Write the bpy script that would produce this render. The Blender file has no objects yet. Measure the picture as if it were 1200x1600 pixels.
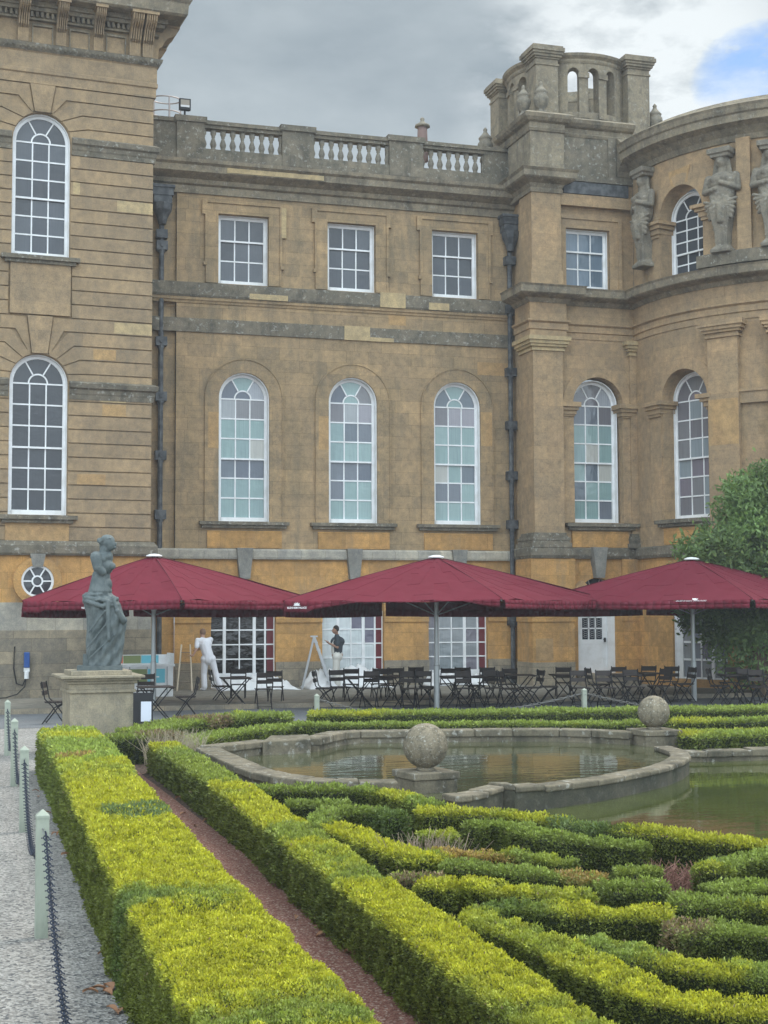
import bpy, bmesh, math, random
import numpy as np
from mathutils import Vector, Matrix, noise as mnoise
random.seed(7)
PI = math.pi
# ---------------------------------------------------------------- camera, sky, sun, exposure
scn = bpy.context.scene
C = scn.collection
f_px, TH, PITCH, ROLL, CH = 2300.0, math.radians(17.05), math.atan(156/2300.0), 0.004, 2.3
cam_d = bpy.data.cameras.new('camera'); cam = bpy.data.objects.new('camera', cam_d); C.objects.link(cam)
cam_d.sensor_fit = 'HORIZONTAL'; cam_d.sensor_width = 36; cam_d.lens = f_px/1200*36
cam_d.clip_start = .1; cam_d.clip_end = 3000
F0 = Vector((math.sin(TH), math.cos(TH), 0)); R0 = Vector((math.cos(TH), -math.sin(TH), 0)); Z0 = Vector((0, 0, 1))
Fw = F0*math.cos(PITCH)+Z0*math.sin(PITCH); U0 = -F0*math.sin(PITCH)+Z0*math.cos(PITCH)
Rt = R0*math.cos(ROLL)-U0*math.sin(ROLL); Up = U0*math.cos(ROLL)+R0*math.sin(ROLL)
M = Matrix((Rt, Up, -Fw)).transposed().to_4x4(); M.translation = Vector((0, 0, CH))
cam.matrix_world = M
scn.camera = cam
scn.render.resolution_x = 768; scn.render.resolution_y = 1024
scn.view_settings.view_transform = 'Standard'; scn.view_settings.look = 'None'
scn.view_settings.gamma = 1; scn.view_settings.exposure = 0.23

SUN_AZ, SUN_EL = math.radians(66), math.radians(54)     # azimuth clockwise from +Y
w = bpy.data.worlds.new('World'); scn.world = w; w.use_nodes = True
nt = w.node_tree; N = nt.nodes; L = nt.links; N.clear()
def nd(t, **k):
    n = N.new(t)
    for a, b in k.items(): setattr(n, a, b)
    return n
sky = nd('ShaderNodeTexSky', sky_type='NISHITA', sun_disc=False, sun_elevation=SUN_EL, sun_rotation=SUN_AZ)
sky.air_density = 1.0; sky.dust_density = .6
tc = nd('ShaderNodeTexCoord')
def vmath(op, a, b=None):
    n = nd('ShaderNodeVectorMath', operation=op); L.new(a, n.inputs[0])
    if b is not None:
        if isinstance(b, tuple): n.inputs[1].default_value = b
        else: L.new(b, n.inputs[1])
    return n
def smath(op, a, b=0., c=None, clamp=False):
    n = nd('ShaderNodeMath', operation=op, use_clamp=clamp)
    for i, q in enumerate((a, b, c)):
        if q is None: continue
        if isinstance(q, (int, float)): n.inputs[i].default_value = q
        else: L.new(q, n.inputs[i])
    return n.outputs[0]
def wnoise(scale, detail, rough, off=(0, 0, 0), sc=(1, 1, 2.2)):
    m = nd('ShaderNodeMapping'); m.inputs['Location'].default_value = off; m.inputs['Scale'].default_value = sc
    L.new(tc.outputs['Generated'], m.inputs[0])
    n = nd('ShaderNodeTexNoise'); n.inputs['Scale'].default_value = scale; n.inputs['Detail'].default_value = detail
    n.inputs['Roughness'].default_value = rough; L.new(m.outputs[0], n.inputs['Vector']); return n.outputs['Fac']
def wdir(vec, lo, hi):        # smooth 0..1 mask round a direction on the sky
    v = Vector(vec).normalized()
    d = vmath('DOT_PRODUCT', tc.outputs['Generated'], tuple(v)).outputs['Value']
    r = nd('ShaderNodeMapRange', interpolation_type='SMOOTHERSTEP'); r.inputs[1].default_value = lo; r.inputs[2].default_value = hi
    L.new(d, r.inputs[0]); return r.outputs[0]
def pixdir(x, y): return Fw+Rt*((x-600)/f_px)-Up*((y-800)/f_px)
nA = wnoise(5.0, 8, .58); nB = wnoise(10., 8, .6, (3, 1, 2)); nC = wnoise(2.2, 3, .5, (7, 2, 1), (1, 1, 1))
bright_gap = wdir(pixdir(1010, 140), .9900, .99975)      # thin bright cloud by the lantern
blue_gap = wdir(pixdir(1195, 140), .9979, .9998)
behind = wdir((-.15, -.9, .75), -.15, .85)  # unseen sky behind the camera, brightened to light the facade
# cloud brightness
cb = smath('MULTIPLY_ADD', nA, .9, .02)
cb = smath('ADD', cb, smath('MULTIPLY', nC, .5))
cloud = nd('ShaderNodeValToRGB'); L.new(cb, cloud.inputs[0])
cr = cloud.color_ramp; cr.elements[0].position = .55; cr.elements[0].color = (2.75, 3.3, 3.75, 1)
cr.elements[1].position = 1.0; cr.elements[1].color = (5.2, 5.8, 6.1, 1)
mixb = nd('ShaderNodeMixRGB', blend_type='MIX'); L.new(smath('MULTIPLY', bright_gap, smath('MULTIPLY_ADD', nB, 5.0, -1.75, clamp=True), clamp=True), mixb.inputs[0])
L.new(cloud.outputs[0], mixb.inputs[1]); mixb.inputs[2].default_value = (7.7, 8.2, 8.4, 1)
gap = smath('MULTIPLY', smath('SUBTRACT', smath('ADD', blue_gap, smath('MULTIPLY', nB, -1.9)), -.42, clamp=True), 1.6, clamp=True)
wis = nd('ShaderNodeMapRange', interpolation_type='SMOOTHSTEP'); wis.inputs[1].default_value = .53; wis.inputs[2].default_value = .66
L.new(wnoise(26, 7, .6, (1, 5, 2)), wis.inputs[0])
gap = smath('MULTIPLY', gap, smath('SUBTRACT', 1., smath('MULTIPLY', wis.outputs[0], .8)))
mixs = nd('ShaderNodeMixRGB'); L.new(gap, mixs.inputs[0]); L.new(mixb.outputs[0], mixs.inputs[1])
skb = nd('ShaderNodeMixRGB', blend_type='MULTIPLY'); skb.inputs[0].default_value = 1; L.new(sky.outputs[0], skb.inputs[1]); skb.inputs[2].default_value = (1.1, 1.25, 1.4, 1)
L.new(skb.outputs[0], mixs.inputs[2])
boost = nd('ShaderNodeVectorMath', operation='SCALE'); L.new(mixs.outputs[0], boost.inputs[0])
L.new(smath('MULTIPLY_ADD', behind, 3.7, 1.0), boost.inputs['Scale'])
bg = nd('ShaderNodeBackground'); bg.inputs[1].default_value = .1; L.new(boost.outputs[0], bg.inputs[0])
wo = nd('ShaderNodeOutputWorld'); L.new(bg.outputs[0], wo.inputs[0])

sd = bpy.data.lights.new('sun', 'SUN'); sd.energy = 2.3; sd.angle = math.radians(22); sd.color = (1, .95, .86)
sun = bpy.data.objects.new('sun', sd); C.objects.link(sun)
sdir = Vector((math.sin(SUN_AZ)*math.cos(SUN_EL), math.cos(SUN_AZ)*math.cos(SUN_EL), math.sin(SUN_EL)))
sun.rotation_euler = sdir.to_track_quat('Z', 'Y').to_euler()

# ---------------------------------------------------------------- helpers
def tag(o, label=None, cat=None, group=None, kind=None):
    if label: o['label'] = label
    if cat: o['category'] = cat
    if group: o['group'] = group
    if kind: o['kind'] = kind
    return o
def empty(name, loc=(0, 0, 0), rz=0, **k):
    o = bpy.data.objects.new(name, None); C.objects.link(o); o.location = loc; o.rotation_euler = (0, 0, rz)
    o.empty_display_size = .2
    return tag(o, **k)
def kids(o): return [c for c in bpy.data.objects if c.parent == o]
def dup(o, loc=None, rz=None, parent=None, label=None, group=None, scale=None):
    c = o.copy(); C.objects.link(c)
    if parent is not None: c.parent = parent
    if loc is not None: c.location = loc
    if rz is not None: c.rotation_euler = (0, 0, rz)
    if scale is not None: c.scale = scale
    if label: c['label'] = label
    if group: c['group'] = group
    for ch in kids(o): dup(ch, parent=c)
    return c
class MB:
    def __init__(s): s.v = []; s.f = []; s.c = []; s.col = None; s.cuts = []
    def cut(s): s.cuts.append((len(s.v), len(s.f))); return s
    def quad(s, a, b, c, d): s.face([a, b, c, d])
    def face(s, pts):
        i = len(s.v); s.v += [tuple(p) for p in pts]; s.f.append(tuple(range(i, i+len(pts)))); s.c.append(s.col)
    def box(s, x0, x1, y0, y1, z0, z1):
        i = len(s.v)
        s.v += [(x0, y0, z0), (x1, y0, z0), (x1, y1, z0), (x0, y1, z0), (x0, y0, z1), (x1, y0, z1), (x1, y1, z1), (x0, y1, z1)]
        for q in ((0, 3, 2, 1), (4, 5, 6, 7), (0, 1, 5, 4), (1, 2, 6, 5), (2, 3, 7, 6), (3, 0, 4, 7)):
            s.f.append(tuple(i+k for k in q)); s.c.append(s.col)
        return s
    def prism(s, poly, y0, y1):          # poly in x,z extruded along y (y0 = front)
        n = len(poly); i = len(s.v)
        s.v += [(x, y0, z) for x, z in poly]+[(x, y1, z) for x, z in poly]
        s.f.append(tuple(i+k for k in range(n))); s.f.append(tuple(i+n+k for k in reversed(range(n))))
        for k in range(n): s.f.append((i+k, i+n+k, i+n+(k+1) % n, i+(k+1) % n))
        s.c += [s.col]*(n+2); return s
    def prismz(s, poly, z0, z1):
        n = len(poly); i = len(s.v)
        s.v += [(x, y, z0) for x, y in poly]+[(x, y, z1) for x, y in poly]
        s.f.append(tuple(i+k for k in reversed(range(n)))); s.f.append(tuple(i+n+k for k in range(n)))
        for k in range(n): s.f.append((i+k, i+(k+1) % n, i+n+(k+1) % n, i+n+k))
        s.c += [s.col]*(n+2); return s
    def lathe(s, prof, n=12, cx=0, cy=0, cz=0, sq=False, cap=True):
        i = len(s.v); m = len(prof)
        for r, z in prof:
            for k in range(n):
                a = 2*PI*(k+(.5 if sq else 0))/n; q = r/(math.cos(PI/n) if sq else 1)
                s.v.append((cx+q*math.cos(a), cy+q*math.sin(a), cz+z))
        for j in range(m-1):
            for k in range(n):
                s.f.append((i+j*n+k, i+j*n+(k+1) % n, i+(j+1)*n+(k+1) % n, i+(j+1)*n+k)); s.c.append(s.col)
        if cap:
            s.f.append(tuple(i+k for k in reversed(range(n)))); s.f.append(tuple(i+(m-1)*n+k for k in range(n))); s.c += [s.col]*2
        return s
    def tube(s, pts, r, n=6, r2=None, cap=True):
        pts = [Vector(p) for p in pts]; m = len(pts); i = len(s.v)
        for j, p in enumerate(pts):
            t = (pts[min(j+1, m-1)]-pts[max(j-1, 0)]).normalized()
            a = t.cross(Vector((0, 0, 1)));
            if a.length < 1e-3: a = t.cross(Vector((0, 1, 0)))
            a.normalize(); b = t.cross(a)
            q = r if r2 is None else r+(r2-r)*j/(m-1)
            if isinstance(r, (list, tuple)): q = r[j]
            for k in range(n):
                g = 2*PI*k/n; s.v.append(tuple(p+(a*math.cos(g)+b*math.sin(g))*q))
        for j in range(m-1):
            for k in range(n):
                s.f.append((i+j*n+k, i+j*n+(k+1) % n, i+(j+1)*n+(k+1) % n, i+(j+1)*n+k)); s.c.append(s.col)
        if cap:
            s.f.append(tuple(i+k for k in reversed(range(n)))); s.f.append(tuple(i+(m-1)*n+k for k in range(n))); s.c += [s.col]*2
        return s
    def bar(s, p, q, w, t):              # flat bar between points
        p = Vector(p); q = Vector(q); d = (q-p).normalized(); a = d.cross(Vector((0, 0, 1)))
        if a.length < 1e-3: a = Vector((1, 0, 0))
        a.normalize(); b = d.cross(a); i = len(s.v)
        for P in (p, q):
            for x, y in ((-1, -1), (1, -1), (1, 1), (-1, 1)): s.v.append(tuple(P+a*x*w/2+b*y*t/2))
        for g in ((0, 1, 2, 3), (7, 6, 5, 4), (0, 4, 5, 1), (1, 5, 6, 2), (2, 6, 7, 3), (3, 7, 4, 0)): s.f.append(tuple(i+k for k in g)); s.c.append(s.col)
        return s
    def ell(s, c, r, n=12, m=8, rot=None):
        i = len(s.v); c = Vector(c)
        def put(v):
            v = Vector(v)
            if rot is not None: v = rot @ v
            s.v.append(tuple(c+v))
        put((0, 0, -r[2]))
        for j in range(1, m):
            t = -PI/2+PI*j/m
            for k in range(n):
                a = 2*PI*k/n; put((r[0]*math.cos(t)*math.cos(a), r[1]*math.cos(t)*math.sin(a), r[2]*math.sin(t)))
        put((0, 0, r[2])); e = len(s.v)-1
        for k in range(n): s.f.append((i, i+1+(k+1) % n, i+1+k)); s.c.append(s.col)
        for j in range(m-2):
            for k in range(n): s.f.append((i+1+j*n+k, i+1+j*n+(k+1) % n, i+1+(j+1)*n+(k+1) % n, i+1+(j+1)*n+k)); s.c.append(s.col)
        for k in range(n): s.f.append((e-n+k, e-n+(k+1) % n, e)); s.c.append(s.col)
        return s
    def caps(s, p, q, r1, r2, n=10):     # capsule with taper
        s.tube([p, q], r1, n, r2=r2); s.ell(p, (r1,)*3, n, 6); s.ell(q, (r2,)*3, n, 6); return s
    def sweep(s, path, prof, closed=False):   # path (x,y) walls seen from its right-hand side; prof (out, z)
        n = len(path); m = len(prof); i = len(s.v)
        for j in range(n):
            p = Vector(path[j]); a = Vector(path[j-1]) if (j > 0 or closed) else None; b = Vector(path[(j+1) % n]) if (j < n-1 or closed) else None
            def nrm(u, v):
                d = (v-u).normalized(); return Vector((d.y, -d.x))
            if a is None: o = nrm(p, b)
            elif b is None: o = nrm(a, p)
            else:
                n1, n2 = nrm(a, p), nrm(p, b); o = (n1+n2); o = o/max(o.length_squared/2, .2) if o.length > 1e-4 else n1
            for e, z in prof: s.v.append((p.x+o.x*e, p.y+o.y*e, z))
        for j in range(n if closed else n-1):
            for k in range(m):
                s.f.append((i+j*m+k, i+((j+1) % n)*m+k, i+((j+1) % n)*m+(k+1) % m, i+j*m+(k+1) % m)); s.c.append(s.col)
        if not closed:
            s.f.append(tuple(i+k for k in range(m))); s.f.append(tuple(i+(n-1)*m+k for k in reversed(range(m)))); s.c += [s.col]*2
        return s
    def apply(s, fn, start=0):
        s.v[start:] = [tuple(fn(*p)) for p in s.v[start:]]; return s
    def mk(s, name, mat, parent=None, loc=None, rz=None, smooth=False, colattr=False):
        if s.cuts:
            ct = [(0, 0)]+s.cuts
            if ct[-1][1] < len(s.f): ct.append((len(s.v), len(s.f)))
            o = None
            for (v0, f0), (v1, f1) in zip(ct, ct[1:]):
                if f1 <= f0: continue
                q = MB(); q.v = s.v[v0:v1]; q.f = [tuple(i-v0 for i in ff) for ff in s.f[f0:f1]]; q.c = s.c[f0:f1]
                o = q.mk(name, mat, parent, loc, rz, smooth, colattr)
            return o
        me = bpy.data.meshes.new(name); me.from_pydata([tuple(p) for p in s.v], [], s.f)
        if colattr:
            at = me.color_attributes.new('Col', 'FLOAT_COLOR', 'CORNER'); arr = []
            for pl, cc in zip(me.polygons, s.c):
                arr += list((*(cc or (1, 1, 1)), 1))*pl.loop_total
            at.data.foreach_set('color', arr)
        bm = bmesh.new(); bm.from_mesh(me); bmesh.ops.recalc_face_normals(bm, faces=bm.faces); bm.to_mesh(me); bm.free()
        if smooth: me.shade_smooth()
        me.materials.append(mat); o = bpy.data.objects.new(name, me); C.objects.link(o)
        if parent is not None: o.parent = parent
        if loc is not None: o.location = loc
        if rz is not None: o.rotation_euler = (0, 0, rz)
        return o
def bev(o, w=.01, seg=2):
    m = o.modifiers.new('bevel', 'BEVEL'); m.width = w; m.segments = seg; m.limit_method = 'ANGLE'; m.angle_limit = .7; return o
def remesh(o, vox=.02, smooth=2):
    m = o.modifiers.new('remesh', 'REMESH'); m.mode = 'VOXEL'; m.voxel_size = vox; m.use_smooth_shade = True
    if smooth:
        k = o.modifiers.new('smooth', 'SMOOTH'); k.iterations = smooth; k.factor = .5
    return o
def at(x, y, z=0.):                      # measured point of the photograph to a spot on the level z
    d = pixdir(x, y); t = (z-CH)/d.z; return (d.x*t, d.y*t)
def atv(x, y, Y):
    d = pixdir(x, y); t = Y/d.y; return (d.x*t, Y, CH+d.z*t)

# ---------------------------------------------------------------- materials
def mat(name, col=(.5, .5, .5), rough=.8, metal=0, spec=.3):
    m = bpy.data.materials.new(name); m.use_nodes = True; b = m.node_tree.nodes['Principled BSDF']
    b.inputs['Base Color'].default_value = (*col, 1); b.inputs['Roughness'].default_value = rough
    b.inputs['Metallic'].default_value = metal; b.inputs['Specular IOR Level'].default_value = spec
    return m
class G:
    def __init__(s, m): s.t = m.node_tree; s.b = s.t.nodes['Principled BSDF']; s.tc = s.t.nodes.new('ShaderNodeTexCoord')
    def n(s, t, **k):
        x = s.t.nodes.new(t)
        for a, b in k.items(): setattr(x, a, b)
        return x
    def l(s, a, b): s.t.links.new(a, b)
    def noise(s, scale, detail=5, rough=.55, vec=None, sc=None, out='Fac'):
        x = s.n('ShaderNodeTexNoise'); x.inputs['Scale'].default_value = scale; x.inputs['Detail'].default_value = detail; x.inputs['Roughness'].default_value = rough
        src = vec or s.tc.outputs['Object']
        if sc:
            m = s.n('ShaderNodeMapping'); m.inputs['Scale'].default_value = sc; s.l(src, m.inputs[0]); src = m.outputs[0]
        s.l(src, x.inputs['Vector']); return x.outputs[out]
    def rng(s, v, a, b, c=0., d=1.):
        x = s.n('ShaderNodeMapRange', interpolation_type='SMOOTHSTEP')
        for i, q in enumerate((a, b, c, d)): x.inputs[i+1].default_value = q
        s.l(v, x.inputs[0]); return x.outputs[0]
    def mix(s, f, a, b, bt='MIX'):
        x = s.n('ShaderNodeMixRGB', blend_type=bt)
        for i, q in enumerate((f, a, b)):
            if isinstance(q, (int, float)): x.inputs[i].default_value = q
            elif isinstance(q, tuple): x.inputs[i].default_value = (*q, 1)
            else: s.l(q, x.inputs[i])
        return x.outputs[0]
    def bump(s, h, strength=.3, dist=.02):
        x = s.n('ShaderNodeBump'); x.inputs['Strength'].default_value = strength; x.inputs['Distance'].default_value = dist
        s.l(h, x.inputs['Height']); s.l(x.outputs[0], s.b.inputs['Normal'])
    def color(s, c): s.l(c, s.b.inputs['Base Color'])
def stone(name, c1, c2, grime, gamt=.5, block=(.85, .36), joint=.5, lichen=0., rough=.9, mortar=.007, zoff=0., ls=1.):
    m = mat(name, c1, rough, spec=.15); g = G(m)
    cols = g.mix(g.rng(g.noise(1.1, 4), .35, .65), c1, c2)
    if block:
        sx = g.n('ShaderNodeSeparateXYZ'); g.l(g.tc.outputs['Object'], sx.inputs[0])
        ad = g.n('ShaderNodeMath', operation='ADD'); g.l(sx.outputs[0], ad.inputs[0]); g.l(sx.outputs[1], ad.inputs[1])
        cb_ = g.n('ShaderNodeCombineXYZ'); g.l(ad.outputs[0], cb_.inputs[0]); zo = g.n('ShaderNodeMath', operation='SUBTRACT'); g.l(sx.outputs[2], zo.inputs[0]); zo.inputs[1].default_value = zoff; g.l(zo.outputs[0], cb_.inputs[1])
        br = g.n('ShaderNodeTexBrick'); g.l(cb_.outputs[0], br.inputs['Vector'])
        br.inputs['Scale'].default_value = 1; br.inputs['Brick Width'].default_value = block[0]; br.inputs['Row Height'].default_value = block[1]
        br.inputs['Mortar Size'].default_value = mortar; br.inputs['Mortar Smooth'].default_value = .3; br.inputs['Bias'].default_value = 0
        br.inputs['Color1'].default_value = (.78, .79, .81, 1); br.inputs['Color2'].default_value = (1.18, 1.13, 1.04, 1); br.inputs['Mortar'].default_value = (.6, .57, .52, 1)
        br.squash = .8; br.squash_frequency = 3
        cols = g.mix(joint+.35, cols, br.outputs['Color'], 'MULTIPLY')
    cols = g.mix(1., cols, g.mix(g.rng(g.noise(5, 9, .75), .3, .7), (.74, .75, .77), (1.2, 1.16, 1.09)), 'MULTIPLY')
    st = g.rng(g.noise(1.3, 8, .7, sc=(1.6, 1.6, .35)), .48, .72)
    stm = g.n('ShaderNodeMath', operation='MULTIPLY'); g.l(st, stm.inputs[0]); stm.inputs[1].default_value = gamt
    cols = g.mix(stm.outputs[0], cols, grime)
    if lichen:
        lm = g.n('ShaderNodeMath', operation='MULTIPLY'); g.l(g.rng(g.noise(9*ls, 6, .65), .56, .66), lm.inputs[0]); lm.inputs[1].default_value = lichen
        cols = g.mix(lm.outputs[0], cols, (.46, .46, .42))
        l2 = g.n('ShaderNodeMath', operation='MULTIPLY'); g.l(g.rng(g.noise(3.2*ls, 7, .7), .5, .68), l2.inputs[0]); l2.inputs[1].default_value = lichen
        cols = g.mix(l2.outputs[0], cols, (.05, .05, .042))
    cols = g.mix(1., cols, g.mix(g.rng(g.noise(42, 3, .8), .3, .7), (.83, .83, .85), (1.16, 1.15, 1.12)), 'MULTIPLY')
    g.color(cols); g.bump(g.noise(28, 6, .7), .5, .015)
    return m
GR = (.1, .092, .075)
S = {}
S['wing'] = stone('brown_limestone', (.37, .27, .165), (.29, .22, .138), (.18, .15, .105), .65, joint=.35, lichen=.05)
S['pav'] = stone('coursed_limestone', (.35, .262, .168), (.29, .22, .145), (.2, .165, .12), .55, block=(1.25, .36875), joint=.3, lichen=.03, mortar=0., zoff=4.18)
S['clean'] = stone('ochre_limestone', (.50, .295, .115), (.42, .25, .105), (.28, .21, .13), .6, block=(.75, .42), joint=.25)
S['bay'] = stone('tan_limestone', (.38, .27, .165), (.33, .245, .155), (.23, .18, .125), .55, block=(.8, .4), joint=.1, lichen=.02)
S['ledge'] = stone('weathered_ledge_stone', (.20, .175, .135), (.155, .14, .11), (.075, .068, .055), .8, block=None, lichen=.5)
S['cornice'] = stone('cornice_stone', (.28, .24, .175), (.21, .18, .135), (.09, .08, .065), .85, block=None, lichen=.3)
S['pale'] = stone('pale_new_stone', (.45, .35, .20), (.41, .32, .19), (.35, .3, .2), .3, block=None)
S['paleo'] = stone('orange_new_stone', (.42, .28, .14), (.38, .25, .13), (.35, .27, .16), .3, block=None)
S['white'] = stone('whitened_band_stone', (.42, .40, .35), (.34, .325, .29), (.2, .19, .165), .5, block=(.9, 5), joint=.5)
S['grey'] = stone('grey_keystone', (.24, .235, .215), (.2, .195, .18), (.12, .115, .1), .5, block=None)
S['plinth'] = stone('grey_plinth_stone', (.30, .265, .21), (.24, .215, .175), (.14, .13, .11), .6, block=(.9, .33), joint=.6)
S['carved'] = stone('carved_stone', (.25, .225, .18), (.21, .19, .155), (.08, .075, .062), .8, block=None, lichen=.35)
S['pond'] = stone('coping_stone', (.21, .185, .14), (.15, .135, .10), (.055, .052, .042), .9, block=None, lichen=.6)
S['pondwall'] = stone('wet_dark_stone', (.10, .095, .075), (.07, .07, .055), (.04, .045, .03), .8, block=None, lichen=.1)
M_ = {}
M_['white'] = mat('white_paint', (.78, .79, .80), .45)
g = G(M_['white']); g.color(g.mix(g.rng(g.noise(3, 6, .6), .35, .75), (.80, .81, .82), (.66, .66, .65))); g.bump(g.noise(30, 3), .05, .004)
def glassmat(name, tint=None):
    m = mat(name, (.1, .11, .13), .06, spec=.5); g = G(m)
    at_ = g.n('ShaderNodeAttribute', attribute_name='Col')
    g.color(g.mix(g.rng(g.noise(60, 2, sc=(1, 1, .02)), .3, .7), at_.outputs['Color'], g.mix(1., at_.outputs['Color'], (.82, .82, .84), 'MULTIPLY')))
    g.bump(g.noise(2.6, 3, sc=(1, 1, 1)), .35, .06); g.b.inputs['Coat Weight'].default_value = .1; g.b.inputs['Coat Roughness'].default_value = .02; g.b.inputs['Coat IOR'].default_value = 1.6
    return m
M_['glass'] = glassmat('window_glass')
M_['lead'] = mat('lead_grey_metal', (.075, .082, .095), .55, .2); g = G(M_['lead']); g.color(g.mix(g.rng(g.noise(5, 6), .35, .7), (.05, .053, .058), (.125, .13, .135)))
M_['black'] = mat('black_paint', (.012, .012, .014), .5)
M_['steel'] = mat('grey_steel', (.35, .36, .37), .4, .6)
# ---------------------------------------------------------------- the palace
palace = empty('palace', (0, 0, 0))
tag(palace, 'honey coloured limestone country palace with arched sash windows, balustrade and roof lantern', 'palace')
def wall(mb, x0, x1, z0, z1, ops=(), depth=.35, y=0., step=99., back=False):
    bp = {x0, x1}
    for o in ops:
        cx, w_, zb, zt, ar = o; n = 14 if ar else 1
        for k in range(n+1):
            bp.add(cx-w_/2*math.cos(PI*k/n) if ar else cx-w_/2+w_*k)
    bp = sorted(bp); xs = []
    for a, b in zip(bp, bp[1:]):
        n = max(1, math.ceil((b-a)/step)); xs += [a+(b-a)*k/n for k in range(n)]
    xs.append(bp[-1])
    def top(o, x):
        cx, w_, zb, zt, ar = o
        return zt+(math.sqrt(max(0, (w_/2)**2-(x-cx)**2)) if ar else 0)
    for a, b in zip(xs, xs[1:]):
        if b-a < 1e-6: continue
        m = (a+b)/2; op = next((o for o in ops if abs(m-o[0]) < o[1]/2), None)
        if op is None: segs = [(z0, z0, z1, z1)]
        else:
            ta, tb = top(op, a), top(op, b); segs = []
            if op[2] > z0+1e-4: segs.append((z0, z0, op[2], op[2]))
            segs.append((ta, tb, z1, z1))
            mb.quad((a, y, ta), (b, y, tb), (b, y+depth, tb), (a, y+depth, ta))
            mb.quad((a, y, op[2]), (a, y+depth, op[2]), (b, y+depth, op[2]), (b, y, op[2]))
        for p, q, r, s in segs:
            mb.quad((a, y, p), (b, y, q), (b, y, r), (a, y, s))
            if back: mb.quad((a, y+depth, p), (a, y+depth, s), (b, y+depth, r), (b, y+depth, q))
    for cx, w_, zb, zt, ar in ops:
        for x in (cx-w_/2, cx+w_/2): mb.quad((x, y, zb), (x, y+depth, zb), (x, y+depth, zt), (x, y, zt))
    return mb
def arch_ring(mb, cx, r0, r1, zb, zs, y0, y1, n=20, legs=True, a0=0, a1=PI):
    P = []
    inn = [(cx+r0*math.cos(a0+(a1-a0)*k/n), zs+r0*math.sin(a0+(a1-a0)*k/n)) for k in range(n+1)]
    out = [(cx+r1*math.cos(a0+(a1-a0)*k/n), zs+r1*math.sin(a0+(a1-a0)*k/n)) for k in range(n+1)]
    for k in range(n):
        a, b, c, d = inn[k], inn[k+1], out[k+1], out[k]
        mb.quad((a[0], y0, a[1]), (b[0], y0, b[1]), (c[0], y0, c[1]), (d[0], y0, d[1]))
        mb.quad((d[0], y0, d[1]), (c[0], y0, c[1]), (c[0], y1, c[1]), (d[0], y1, d[1]))
        mb.quad((a[0], y0, a[1]), (a[0], y1, a[1]), (b[0], y1, b[1]), (b[0], y0, b[1]))
    if legs:
        for s in (-1, 1):
            x = sorted((cx+s*r0, cx+s*r1)); mb.box(x[0], x[1], y0, y1, zb, zs)
    return mb
TEAL = [(.24, .35, .34), (.27, .38, .37), (.23, .33, .33)]; GREYB = [(.13, .16, .19), (.15, .17, .2), (.11, .13, .165)]
CREAM = [(.40, .41, .38), (.44, .44, .40)]; MAUVE = [(.17, .165, .18), (.2, .2, .21)]; DARK = [(.05, .058, .07), (.065, .072, .085), (.045, .05, .06)]
SKYR = [(.045, .052, .065), (.07, .08, .095), (.032, .037, .046)]; CURT = [(.6, .65, .65), (.56, .61, .61), (.63, .67, .67)]
def pal_blind(r, c, arch=False):
    t = random.random()
    if arch: return random.choice(TEAL if t < .3 else GREYB if t < .7 else MAUVE+[(.34, .36, .39)])
    if r >= 5: return random.choice(MAUVE+[(.33, .35, .36), (.3, .29, .32)]) if t < .8 else random.choice(GREYB)
    if r == 2: return random.choice(GREYB if t < .5 else CREAM if t < .8 else TEAL)
    return random.choice(TEAL if t < .72 else GREYB if t < .9 else CREAM)
def const(pal): return lambda r, c, arch=False: random.choice(pal)
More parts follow.
